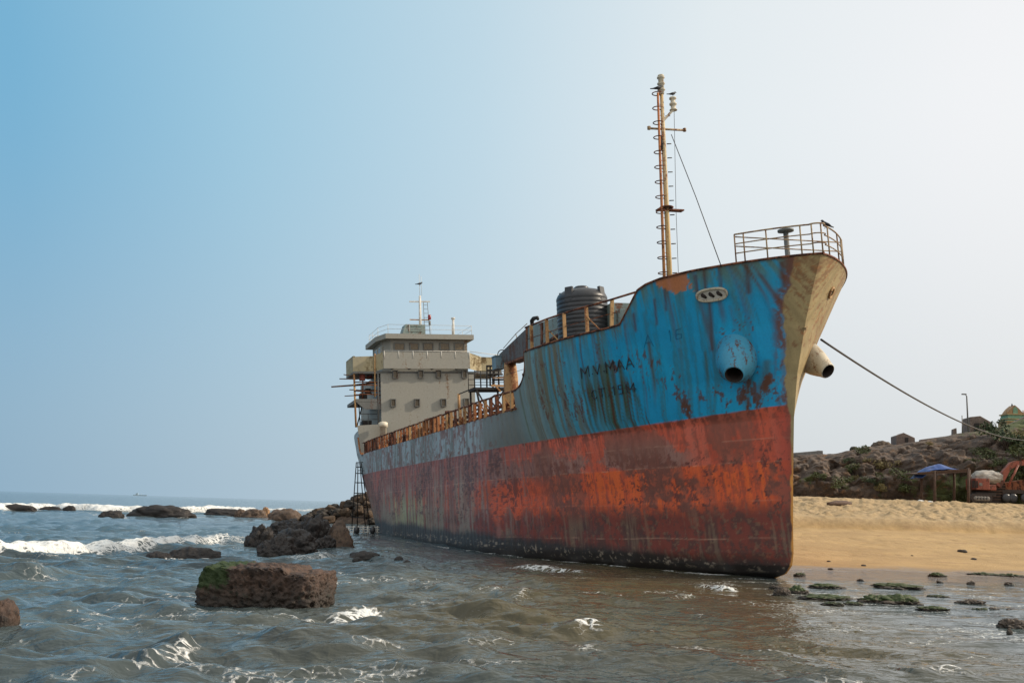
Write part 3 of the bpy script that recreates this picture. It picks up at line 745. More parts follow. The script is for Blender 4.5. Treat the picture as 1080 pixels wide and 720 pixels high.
MB().tube([Wa(484, 415.5, 38), Wa(501, 408.5, 33)], .045, 6).build('davit_stay', m_dark, ship)
MB().tube([Wa(520, 399, 30), Wa(552, 389.5, 14.2)], .012, 5).build('guy_wire', m_wire, ship)
# ------------------------------------------------------------------ bridge house
house = MB().box((65.5, .15, 12.4), (11, 9.65, 8.1)).build('bridge_house', m_white, ship)
def portlight(px, py, w, h_, m=m_white):
    q = ona(px, py, 60); mb = MB()
    x = 59.93; y, z = q[1], q[2]
    mb.box((x-.05, y-w/2, z), (.26, .07, h_)); mb.box((x-.05, y+w/2, z), (.26, .07, h_)); mb.box((x-.05, y, z+h_/2), (.28, w+.07, .07)); mb.box((x-.05, y, z-h_/2), (.24, w+.07, .07))
    mb.box((x+.03, y, z), (.06, w-.06, h_-.06), mi=1)
    mb.build('window', [m_greyp, m_glass], house)
for px, py in ((416.5, 394.8), (443.5, 394.6), (462.3, 394.6), (489.4, 394.8)): portlight(px, py, .46, .72)
for px, py in ((414.4, 424.8), (439.6, 424.8), (467.5, 424.6), (491.7, 424.0)): portlight(px, py, .46, .72)
# pale rust bleeding seams between the storeys
wh = MB(); wh.prism([(60.8, 3.75, 16.5), (60.8, -4.25, 16.5), (67, -4.25, 16.5), (67, 4.35, 16.5), (62.2, 4.35, 16.5)], (0, 0, 3.55))
wheel = wh.build('wheelhouse', m_white, ship)
for x0, x1 in ((416, 426), (432.7, 441), (447, 456), (464.4, 473.3), (479.6, 489)):
    p0 = ona(x0, 362.3, 60.8); p1 = ona(x1, 368.8, 60.8); y0, y1 = p0[1], p1[1]; z0, z1 = p1[2], p0[2]
    mb = MB(); yc = (y0+y1)/2; zc = (z0+z1)/2; w = abs(y0-y1); h_ = z1-z0
    mb.box((60.76, yc, zc), (.06, w, h_), mi=1)
    for s_ in (-1, 1): mb.box((60.74, yc+s_*(w/2+.04), zc), (.12, .09, h_+.16)); mb.box((60.74, yc, zc+s_*(h_/2+.04)), (.12, w, .08))
    mb.build('window', [m_greyp, m_glass], wheel)
mb = MB()
for a_ in (63.2, 65.0): mb.box((a_, 4.37, 19.1), (1.1, .06, .7), mi=1); mb.box((a_, 4.36, 19.1), (1.3, .06, .9))
mb.build('window', [m_cream, m_glass], wheel)
mb = MB(); mb.prism([(60.0, 4.4, 19.95), (60.0, -4.75, 19.95), (67.6, -4.75, 19.95), (67.6, 5.0, 19.95), (62.3, 5.0, 19.95)], (0, 0, .5)); roof = mb.build('wheelhouse_roof', m_white, ship)
mb = MB()
ra = [(60.2, 4.1), (60.2, -4.6), (67, -4.6), (67, 4.7), (62.3, 4.7), (60.2, 4.1)]
for hh in (.5, .95): mb.tube([(x, y, 20.45+hh) for x, y in ra], .02, 5)
for x, y in ra[:-1]+[(60.2, 1.9), (60.2, -.3), (60.2, -2.5), (65, 4.7), (63.5, -4.6)]: mb.tube([(x, y, 20.4), (x, y, 21.4)], .022, 5)
mb.build('roof_rail', m_whitemetal, ship)
q0 = ona(423, 351, 62); q1 = ona(448, 342.5, 62)
mb = MB(); mb.prism([(61.8, q0[1], 20.45), (61.8, q1[1], 20.45), (61.8, q1[1]+.0, 21.75), (61.8, q0[1]-.45, 21.75)], (1.6, 0, 0)); 
for k in range(4): mb.box((61.78, (q0[1]+q1[1])/2-.15, 20.75+.28*k), (.08, 1.5, .07))
mb.build('roof_locker', m_teal, ship)
# wing deck and bulwark
mb = MB(); mb.box((62.2, 0, 16.55), (4.2, 15.3, .22)); mb.build('wing_deck', m_greyp, ship)
mb = MB(); mb.box((59.42, .36, 17.68), (.08, 8.85, 1.64)); mb.build('bridge_front', m_white, ship)
for sgn in (1, -1):
    mb = MB(); y0 = 4.8 if sgn > 0 else -4.05
    mb.prism([(60.25, sgn*5.6, 16.6), (60.25, sgn*7.65, 16.6), (60.25, sgn*7.65, 18.12), (60.25, sgn*5.6, 18.2)], (.08, 0, 0))
    mb.prism([(59.44, y0, 16.85), (60.27, sgn*5.58, 16.62), (60.27, sgn*5.58, 18.2), (59.44, y0, 18.5)], (.06, sgn*.06, 0))
    mb.prism([(60.34, sgn*7.66, 16.6), (64.2, sgn*7.66, 16.6), (64.2, sgn*7.66, 18.1), (60.34, sgn*7.66, 18.12)], (0, -sgn*.08, 0))
    mb.box((62.2, sgn*7.55, 18.16), (4.0, .22, .05))
    mb.build('bridge_wing', m_yel, ship)
mb = MB()
mb.tube([(59.38, 4.75, 18.62), (59.38, -4.05, 18.62)], .03, 6); mb.tube([(59.38, -4.05, 18.62), (60.3, -7.5, 18.4)], .03, 6)
for y in np.linspace(4.7, -4.0, 7): mb.tube([(59.38, y, 17.9), (59.38, y, 18.62)], .035, 6)
mb.build('bridge_rail', m_whitemetal, ship)
p = Wa(395.5, 376, 60.1); MB().tube([p+Vector((0, 0, .3)), p+Vector((0, .05, -1.6)), p+Vector((-.05, .1, -4))], .07, 6).build('drain_pipe', m_tanr, ship)
mb = MB()
for x in (418, 436, 460, 486): MB().bar(Wa(x, 385.5, 60.0)+Vector((-.02, 0, 0)), Wa(x-6, 389, 60.0)+Vector((-.02, 0, 0)), .06, .3).build("wing_bracket", m_greyp, house)
# starboard galleries beside the house
for c_, nm in ((13.65, 'gallery_deck'),):
    mb = MB(); mb.prism([(60.1, 4.98, c_), (60.1, 7.45, c_), (66, 7.3, c_), (66, 4.98, c_)], (0, 0, .3)); mb.prism([(60.1, 4.98, c_-.02), (60.1, 7.4, c_-.02), (60.1, 6.6, c_-.7), (60.1, 4.98, c_-.75)], (.1, 0, 0)); mb.build(nm, m_greyp, ship)
mb = MB(); mb.prism([(60.0, 4.98, 8.4), (60.0, 7.0, 8.4), (60.0, 7.35, 11.35), (60.0, 4.98, 11.45)], (.08, 0, 0)); mb.build('poop_bulkhead', m_white, ship)
for (pts, r_, mm) in (([(60.2, 7.45, 11.2), (60.25, 7.5, 13.6), (60.3, 7.55, 16.5)], .10, m_tanr), ([(61.0, 6.6, 13.9), (61, 6.55, 16.5)], .07, m_rust), ([(61.2, 7.2, 11.3), (61, 6.6, 13.6)], .06, m_dark), ([(60.15, 5.25, 11.3), (60.15, 5.2, 16.5)], .09, m_greyp), ([(60.9, 6.9, 11.2), (61, 7.0, 13.6)], .05, m_dark)):
    MB().tube(pts, r_, 7).build('gallery_post', mm, ship)
mb = MB()
for c_ in (12.0, 12.55): mb.tube([(61, 5.1, c_), (61, 6.9, c_)], .035, 6)
mb.tube([(61, 6.1, 11.4), (61, 6.1, 12.55)], .035, 6)
mb.build('gallery_rail', m_greyp, ship)
mb = MB()
for c_, d_ in ((14.35, .05), (14.75, -.1), (15.25, .08), (15.6, 0)): mb.tube([(60.15, 7.6, c_), (60.15, 6.2, c_+d_), (60.15, 5.0, c_)], .06, 6)
mb.build('gallery_rail', m_rust, ship)
for c_, d_ in (((61.5, 6.2, 11.65), (1.0, .9, .5)), ((61.4, 6.5, 14.3), (.8, .7, .6)), ((62.0, 5.9, 14.9), (.7, .5, .5))): MB().box(c_, d_).build('gallery_locker', m_dark, ship)
# orange edge of the raised side plating
aa = np.linspace(59.3, 61.3, 12); P = [SP(x, float(half(x, min(ctop(x), 11.2)))+.05, float(ctop(x))) for x in aa]
mb = MB()
for p_, q_ in zip(P[:-1], P[1:]): mb.bar(p_, q_, .34, .05)
mb.build('side_plate_edge', m_orange, ship)
q = ona(404.3, 460, 59.2); mb = MB(); mb.lathe([(.34, 0), (.34, 2.6), (.46, 2.62), (.46, 3.05), (.3, 3.15), (0, 3.2)], (59.2, q[1], 8.45), 20); mb.build('vent_trunk', m_cream, ship)
# ------------------------------------------------------------------ aft mast
mA = 63.0
mast2 = MB().tube([(mA, .12, 20.4), (mA, .06, 25.0)], [.16, .12], 10).build('signal_mast', m_whitemetal, ship)
MB().bar((mA, 1.2, 24.35), (mA, -1.0, 24.4), .12, .12).build('yard_arm', m_whitemetal, mast2)
MB().bar((mA, 1.2, 22.45), (mA, -.9, 22.45), .10, .10).build('yard_arm', m_tanr, mast2)
MB().tube([(mA, .06, 25), (mA, .08, 27.3)], .022, 5).build('antenna', m_whitemetal, mast2)
MB().tube([(mA, -.15, 25), (mA, -.12, 27.1)], .018, 5).build('antenna', m_whitemetal, mast2)
mb = MB(); mb.tube([(mA, -.35, 20.5), (mA, -.3, 24.3)], .03, 5); mb.tube([(mA, -.95, 20.5), (mA, -.72, 24.3)], .03, 5)
for k in range(8): mb.tube([(mA, -.34, 20.9+k*.45), (mA, -.9+.03*k, 20.9+k*.45)], .022, 5)
mb.build('ladder', m_greyp, mast2)
q = ona(453, 336, 62.9); mb = MB(); mb.lathe([(.14, 0), (.17, .05), (.17, .45), (.13, .5)], (62.9, q[1], q[2]-.1), 12); mb.lathe([(.12, 0), (.12, .45)], (62.9, q[1], q[2]-.7), 12, mi=1); mb.build('signal_lamp', [m_redlamp, m_greyp], mast2)
mb = MB(); mb.tube([(62, -3.15, 20.4), (62, -3.17, 22.4)], .13, 8); mb.lathe([(.13, 0), (.22, .1), (.22, .2), (0, .26)], (62, -3.17, 22.35), 12); mb.build('roof_vent', m_whitemetal, ship)
# ------------------------------------------------------------------ foremast
aM = 7.0
def mline(z): return 1.12-.024*(z-14.4)
zt = 24.95
fm = MB().tube([(aM, mline(10.3), 10.3), (aM, mline(16.5), 16.5), (aM, mline(17), 17), (aM, mline(21), 21), (aM, mline(24.0), 24.0)], [.14, .135, .125, .115, .09], 12).build('foremast', m_mast, ship)
lm = MB()
for z0 in (24.0, 24.33, 24.66):
    lm.lathe([(.10, 0), (.14, .02), (.14, .2), (.2, .22), (.2, .28), (.08, .31)], (aM, mline(z0), z0), 14)
lm.lathe([(.08, 0), (.17, .02), (.15, .1), (0, .13)], (aM, mline(zt), zt), 14); lm.build('mast_lamp', m_creamrust, fm)
q = ona(709.8, 117, aM); lm = MB(); br = Vector(SP(*q))
lm.bar((aM, mline(22.6), 22.55), (aM-.05, br.y, br.z+.05), .18, .12)
lm.lathe([(.2, 0), (.2, .04), (.13, .08), (.13, .28), (.19, .3), (.19, .38), (.12, .42), (.12, .6), (.19, .62), (.17, .7), (0, .74)], (aM-.05, br.y, br.z), 14); lm.build('mast_lamp', m_creamrust, fm)
yl = ona(684.5, 135.5, aM); yr = ona(722, 137.5, aM)
lm = MB(); lm.tube([SP(*yl), SP(*yr)], .055, 6)
for p in (yl, yr): lm.lathe([(.0, -.1), (.09, -.06), (.09, .1), (0, .14)], SP(*p), 10)
lm.build('yard_arm', m_railm, fm)
pl_ = ona(693, 221, aM); pr_ = ona(720, 222.5, aM)
lm = MB(); lm.bar(SP(*pl_), SP(*pr_), .35, .07); lm.lathe([(.34, -.04), (.38, 0), (.34, .04)], (aM, mline(17.3), float((pl_[2]+pr_[2])/2)+.12), 16); lm.build('mast_platform', m_rust, fm)
# climbing pole beside the mast with hoops
top = Vector(SP(*ona(693.8, 98, aM-.1))); bot = Vector(SP(*ona(700.5, 291, aM-.1))); bot2 = bot+(bot-top).normalized()*2.6
lad = MB().tube([top, bot2], [.06, .085], 8); nH = 13
for k in range(nH):
    p = top.lerp(bot, k/(nH-1)*.98+.01); 
    lm = MB(); lm.tube([p+Vector((-.26*math.sin(R(-110+x*22)), .30*math.cos(R(-110+x*22)), .05)) for x in range(0, 11)], .028, 5)
    mp = Vector((aM, mline(p.z), p.z)); lm.tube([p, mp], .028, 5); lm.build('ladder_hoop', m_rust, fm)
for k in range(17):
    p = top.lerp(bot, k/16.); lad.tube([p, Vector((aM, mline(p.z), p.z))], .016, 4)
lad.build('ladder_pole', m_orange, fm)
lm = MB(); a1 = Vector(SP(*ona(713, 222, aM+.2))); a0 = Vector(SP(*ona(711, 118, aM+.2))); b1 = Vector(SP(*ona(715, 292, aM+.2)))
lm.tube([a0, a1, b1+Vector((0, 0, -1))], .014, 4); 
for k in range(12): 
    z = 14.6+k*.75; lm.tube([(aM, mline(z)-.18, z), (aM-.02, mline(z)-.42, z+.02)], .03, 5)
lm.build('halyard', m_wire, fm)
q = Wa(697.5, 152, aM); lm = MB(); lm.tube([q+Vector((0, 0, .4)), q, q+Vector((0, .05, -.35))], [.05, .13, .08], 7); lm.build('mast_horn', m_dark, fm)
MB().tube([Wa(708, 142, aM), Wa(734, 208, 3.6), SP(*ona(760, 279, -.6))], .022, 5).build('forestay', m_wire, fm)
# ------------------------------------------------------------------ things standing on the ship
def on_ship(name, a, b, c):
    o = empty(name); o.matrix_world = SMAT @ Matrix.Translation((a, b, c)); return o
def ship_world(o, loc=(0, 0, 0)): o.matrix_world = SMAT @ Matrix.Translation(loc); return o
q = ona(615, 345, 9.4)
tank = on_ship('water_tank', 9.4, q[1], 10.28)
tag(tank, 'round black plastic water tank standing on the ship bow deck', 'water tank')
prof = [(1.24, 0)]; z = 0
for k in range(15):
    prof += [(1.29, z+.03), (1.30, z+.12), (1.29, z+.19), (1.255, z+.205)]; z += .215
prof += [(1.30, z+.05), (1.30, z+.16), (1.22, z+.34), (.98, z+.52), (.62, z+.62), (.36, z+.66)]
MB().lathe(prof, (0, 0, 0), 56).build('tank_shell', m_blackp, tank)
MB().lathe([(.38, z+.60), (.38, z+.74), (.30, z+.80), (0, z+.82)], (0, 0, 0), 28).build('tank_lid', m_blackp, tank)
for ang in (35, 125, 215, 305):
    mb = MB(); ca, sa_ = math.cos(R(ang)), math.sin(R(ang))
    mb.bar((ca*1.22, sa_*1.22, z-.1), (ca*1.14, sa_*1.14, z+.62), .44, .16, up=(ca, sa_, 0)); mb.build('lifting_lug', m_blackp, tank, bevel=.03)
def make_bird(name, label, heading=0, sc=1.0, group=None):
    o = empty(name); tag(o, label, 'bird', group)
    V = MB(); V.tube([(-.19*sc, 0, .11*sc), (-.08*sc, 0, .13*sc), (.02*sc, 0, .155*sc), (.09*sc, 0, .19*sc), (.125*sc, 0, .235*sc), (.155*sc, 0, .245*sc), (.175*sc, 0, .243*sc)], [.018*sc, .05*sc, .072*sc, .06*sc, .042*sc, .038*sc, .018*sc], 10)
    V.tube([(-.10*sc, 0, .12*sc), (-.22*sc, 0, .095*sc), (-.31*sc, 0, .08*sc)], [.035*sc, .026*sc, .02*sc], 8)
    V.build('body', m_bird, o)
    MB().tube([(.17*sc, 0, .243*sc), (.225*sc, 0, .232*sc)], [.014*sc, .003*sc], 6).build('beak', m_beak, o)
    for s_ in (-1, 1):
        MB().tube([(.06*sc, s_*.055*sc, .17*sc), (-.06*sc, s_*.068*sc, .14*sc), (-.2*sc, s_*.03*sc, .10*sc)], [.03*sc, .034*sc, .01*sc], 8).build('wing', m_bird, o)
        MB().tube([(.01*sc, s_*.03*sc, .10*sc), (.02*sc, s_*.03*sc, .04*sc), (.015*sc, s_*.03*sc, 0), (.05*sc, s_*.03*sc, 0)], .006*sc, 5).build('leg', m_beak, o)
    o.rotation_euler = (0, 0, heading); return o
b1 = make_bird('bird', 'dark bird perched on the curved bow railing', R(200), 1.25); 
wp = s2w((-3.35, -.95, 14.24+.03)); b1.location = s2w(tuple(ona(871, 241, -3.0)))
b2 = make_bird('bird', 'dark bird perched on the rusty ladder pole beside the foremast', R(10), 1.3); b2.location = s2w(tuple(np.array(top)+np.array([0, 0, .07])))
b3 = make_bird('bird', 'small dark bird perched on the side lamp of the foremast', R(20), 1.1); b3.location = s2w((aM-.05, br.y, br.z+.74))
b4 = make_bird('bird', 'dark bird perched on the thin antenna above the bridge mast', R(20), 1.6); b4.location = s2w((63.0, .07, 26.05))
# rough scaffolding poles sticking out over the side
for k, (x0, y0, x1, y1, r_, lb) in enumerate(((362.5, 394.8, 384, 397.2, .055, 'thin grey pole jutting over the ship side just under the bridge wing'), (358, 399.3, 392, 398.6, .06, 'brown wooden pole jutting out second from the top beside the bridge house'), (349.5, 407.8, 398, 403, .09, 'longest thick wooden pole sticking out over the ship side'),
        (368.5, 410.8, 397, 411, .06, 'short wooden pole jutting out just below the longest pole'), (363.5, 417.5, 392, 414.6, .055, 'lowest bent wooden pole jutting out above the gallery deck'))):
    mb = MB(); p0 = s2w(tuple(ona(x0, y0, 60.4+.25*k))); p1 = s2w(tuple(ona(x1, y1, 61.2+.2*k))); mid_ = (p0+p1)/2
    mb.tube([p0-mid_, (p0+p1)/2-mid_+np.array([0, 0, -.06]), p1-mid_], [r_*.8, r_, r_], 7)
    o = mb.build('wooden_pole', m_wood, None, Vector(mid_)); tag(o, lb, 'pole', 'scaffold poles beside the bridge house')
for nm, a_, x, y, lb, d_ in (('oil_drum', 61.0, 382, 397, 'red faded drum hung under the bridge wing at the ship side', .5), ('oil_drum', 62.0, 389.5, 395.5, 'red brown drum stacked beside the bridge house wall under the wing', .45)):
    q = ona(x, y, a_); mb = MB(); mb.lathe([(.30, 0), (.31, .02), (.29, .06), (.29, .35), (.31, .38), (.29, .41), (.29, .75), (.31, .8), (0, .8)], (0, 0, 0), 18)
    o = mb.build(nm, m_redcloth, None); o.matrix_world = SMAT @ Matrix.Translation(SP(a_, q[1], q[2]-.4)); tag(o, lb, 'drum')
# mooring rope from the port bow to the hill
p0 = s2w(tuple(ona(866, 358, -.1))); p1 = at(1080, 464, 106.0)
P = []
for k in range(41):
    f = k/40; p = p0*(1-f)+p1*f; p = p+np.array([0, 0, -1.0*4*f*(1-f)]); P.append(p)
o = MB().tube([Vector(p) for p in P], .05, 6).build('mooring_rope', m_wire); tag(o, 'long dark mooring rope stretched from the ship bow to the hill', 'rope')
# ------------------------------------------------------------------ ground form
_sx = [-300, -60, -14, -6, 3, 9, 13, 20, 30, 60, 200]; _sy = [430, 250, 128, 100, 68, 52, 44.5, 45.5, 46.5, 49, 60]
def inland(x, y):
    ys = I(x, _sx, _sy); s_ = (I(np.asarray(x)+.5, _sx, _sy)-I(np.asarray(x)-.5, _sx, _sy))
    return (y-ys)/np.sqrt(1+s_*s_)
def ground_z(x, y):
    tt = inland(x, y)+1.5*(fbm(x*.16, y*.16, seed=41)-.5)
    z = I(tt, [-60, -30, -14, -4, 0, 6, 13, 29.5, 30.15, 36, 48, 54, 200], [-2.2, -.9, -.22, -.05, .03, .16, .55, 1.82, 2.62, 2.95, 4.25, 4.5, 5.0])
    fore = sm(tt, -16, -6)*(1-sm(tt, 2, 8))
    z = z+fore*.12*(fbm(x*.35, y*.5, seed=42)-.52)
    ter = sm(tt, 29.5, 32); 
    hum = (fbm(x*.8, y*.7, seed=43, o=3)-.5)*.52+(fbm(x*2.2, y*1.5, seed=44, o=3)-.5)*.52
    z = z+ter*hum*(1-.6*sm(tt, 46, 54))+sm(tt, 30, 31.2)*(1-sm(tt, 32, 35))*.22*fbm(x*.5, y*.5, seed=45)
    z = z+sm(tt, 8, 14)*(1-ter)*.10*np.clip(fbm(x*1.5, y*1.1, seed=49, o=3)-.56, 0, 1)*-2.2
    z = z+sm(tt, 4, 10)*(1-ter)*(.05*(fbm(x*.7, y*.9, seed=46)-.5)+.035*np.exp(-((tt-20-2*(fbm(x*.15, y*0, seed=48)-.5))/.5)**2)*fbm(x*1.2, y*1.2, seed=47))
    return z
xs = np.concatenate([np.arange(-60, 8, 2.0), np.arange(8, 66, .16), np.arange(66, 190, 3)]); ys = np.concatenate([np.arange(6, 30, .6), np.arange(30, 104, .2), np.arange(104, 170, 3)])
XX, YY = np.meshgrid(xs, ys); ZZ = ground_z(XX, YY)
m_sand = bpy.data.materials.new('beach sand'); t = NT(m_sand)
geo = t.node('ShaderNodeNewGeometry'); sep = t.node('ShaderNodeSeparateXYZ'); t.l(geo.outputs['Position'], sep.inputs[0]); pos = geo.outputs['Position']
n1 = t.noise(pos, .35, 4, .55); n2 = t.noise(pos, 3.0, 5, .6); n3 = t.noise(pos, 22, 3, .6)
dry = t.mix(t.ramp(n2, [(.3, 0), (.7, 1)]), lin(178, 153, 114), lin(148, 125, 92))
low_c = t.mix(t.ramp(n1, [(.35, 0), (.65, 1)]), lin(174, 144, 98), lin(155, 127, 85))
hz = t.node('ShaderNodeMapRange', interpolation_type='SMOOTHSTEP', inp={1: 1.8, 2: 2.5}); t.l(sep.outputs[2], hz.inputs[0])
sc_ = t.mix(hz.outputs[0], low_c, dry)
w_ = t.node('ShaderNodeMapRange', interpolation_type='SMOOTHSTEP', inp={1: .24, 2: .06}); t.l(t.math('ADD', sep.outputs[2], t.math('MULTIPLY', t.math('SUBTRACT', n1, .5), .3)), w_.inputs[0])
wr = t.ramp(t.noise(t.mapping(pos, (.25, 2.2, 1)), 1.0, 6, .7, .5), [(.56, 0), (.64, .45)]); sc_ = t.mix(t.math('MULTIPLY', wr, t.math('SUBTRACT', 1.0, hz.outputs[0])), sc_, lin(128, 100, 72))
sp_ = t.ramp(t.noise(pos, 6.5, 4, .7), [(.68, 0), (.72, .7)]); sc_ = t.mix(sp_, sc_, lin(84, 66, 50))
sc_ = t.mix(w_.outputs[0], sc_, t.mix(n2, lin(108, 90, 70), lin(84, 70, 56)))
dk = t.ramp(t.noise(pos, 1.1, 6, .7), [(.62, 0), (.72, .5)]); sc_ = t.mix(t.math('MULTIPLY', dk, hz.outputs[0]), sc_, lin(120, 92, 66))
rg_ = t.math('SUBTRACT', .92, t.math('MULTIPLY', w_.outputs[0], .82))
t.finish(sc_, rg_, t.math('ADD', n2, t.math('MULTIPLY', n3, .5)), .8, .08)
o = link('sand', mesh_np('sand', np.stack([XX, YY, ZZ], -1).reshape(-1, 3), gridfaces(len(ys), len(xs)), m_sand)); tag(o, kind='structure')
# ------------------------------------------------------------------ sea
def pl(pts): return [onz(*p)[:2] for p in pts]
def seg_dist(x, y, P, vals):
    """signed distance (positive on the far side) and interpolated values along a polyline"""
    best = np.full(x.shape, 1e9); sd = np.zeros(x.shape); vv = [np.zeros(x.shape) for _ in vals]; along = np.zeros(x.shape); acc = 0
    for i in range(len(P)-1):
        ax, ay = P[i]; bx, by = P[i+1]; dx, dy = bx-ax, by-ay; L = math.hypot(dx, dy)
        tt = ((x-ax)*dx+(y-ay)*dy)/(L*L); tc_ = np.clip(tt, 0, 1)
        ex = x-(ax+tc_*dx); ey = y-(ay+tc_*dy); d_ = np.hypot(ex, ey); s_ = np.sign((-dy*(x-ax)+dx*(y-ay)))
        k = d_ < best; best = np.where(k, d_, best); sd = np.where(k, d_*s_, sd)
        for j, v in enumerate(vals): vv[j] = np.where(k, v[i]+(v[i+1]-v[i])*tc_, vv[j])
        along = np.where(k, acc+tc_*L, along); acc += L
    return sd, vv, along
ROCK_FOAM = []
rw = np.random.RandomState(17); WV = []
for i in range(80):
    lam = math.exp(rw.uniform(math.log(.5), math.log(4.5))); th = R(-102)+rw.normal()*.42
    WV.append((2*math.pi/lam, math.cos(th), math.sin(th), rw.uniform(0, 6.28), .0105*lam**.72*rw.uniform(.5, 1.3)))
BRK = [  # pixels of the crest base, height, front width, back width, foam amount
    ([(-60, 541), (0, 538), (50, 536.5), (110, 539), (160, 540.5), (215, 541), (260, 540), (330, 541), (380, 541)], [.7, .8, .75, 1.0, .8, 1.1, 1.0, .8, .4], 1.8, 6.0, [.9, 1, .9, 1.1, .85, .9, 1, .8, .4], 16.0),
    ([(-90, 592), (-30, 586), (30, 584), (75, 583), (125, 581), (165, 578), (205, 575), (232, 574), (262, 577)], [.50, .54, .50, .46, .42, .40, .40, .58, .15], .8, 2.6, [1.0, 1.0, .95, .92, .85, .8, .72, .6, .1], 5.0),
    ([(-60, 607), (-10, 609), (30, 608), (58, 606), (95, 603)], [.30, .34, .32, .26, .05], .8, 1.8, [.05, .1, .3, .2, 0], .6),
    ([(150, 589), (185, 589.5), (230, 590), (270, 592), (305, 591), (345, 589), (380, 588)], [.1, .2, .2, .12, .2, .2, .08], .7, 1.6, [.4, .7, .75, .35, .55, .5, .1], 1.2),
    ([(30, 718), (75, 714), (110, 711), (140, 706), (165, 700), (184, 693), (196, 686), (215, 684)], [.06, .14, .15, .18, .22, .26, .28, .06], .42, .9, [.1, .45, .15, .35, .4, .5, .5, .1], .22),
    ([(150, 654), (215, 653), (260, 655), (310, 657), (352, 654), (385, 650), (420, 655)], [.03, .06, .08, .10, .14, .2, .04], .5, 1.1, [.3, .45, .4, .45, .55, .75, .3], .8),
    ([(535, 632), (552, 628), (575, 630)], [.05, .22, .04], .45, .9, [.2, .5, .1], .3),
    ([(596, 667), (620, 664), (640, 668)], [.04, .2, .04], .4, .8, [.2, .75, .2], .35),
    ([(520, 598), (560, 599.5), (600, 602.5), (640, 606)], [.04, .14, .15, .05], .5, 1.0, [.2, .65, .7, .1], .7),
    ([(700, 615), (735, 618), (765, 623), (785, 624)], [.05, .1, .2, .05], .5, .9, [.1, .35, .85, .3], .6),
    ([(700, 634), (725, 631), (760, 633)], [.05, .16, .04], .45, .8, [.2, .5, .2], .4),
    ([(250, 690), (330, 684), (420, 688), (520, 694)], [.08, .14, .14, .06], .7, 1.4, [0, .08, .1, 0], .4),
    ([(60, 640), (150, 634), (250, 647)], [.08, .14, .08], .8, 1.5, [0, .1, 0], .5),
    ([(430, 640), (500, 644), (580, 650), (680, 655)], [.05, .12, .12, .06], .7, 1.3, [.12, .2, .15, .1], .5),
    ([(960, 712), (1000, 710), (1030, 714)], [.05, .12, .04], .4, .7, [.2, .7, .2], .4),
]
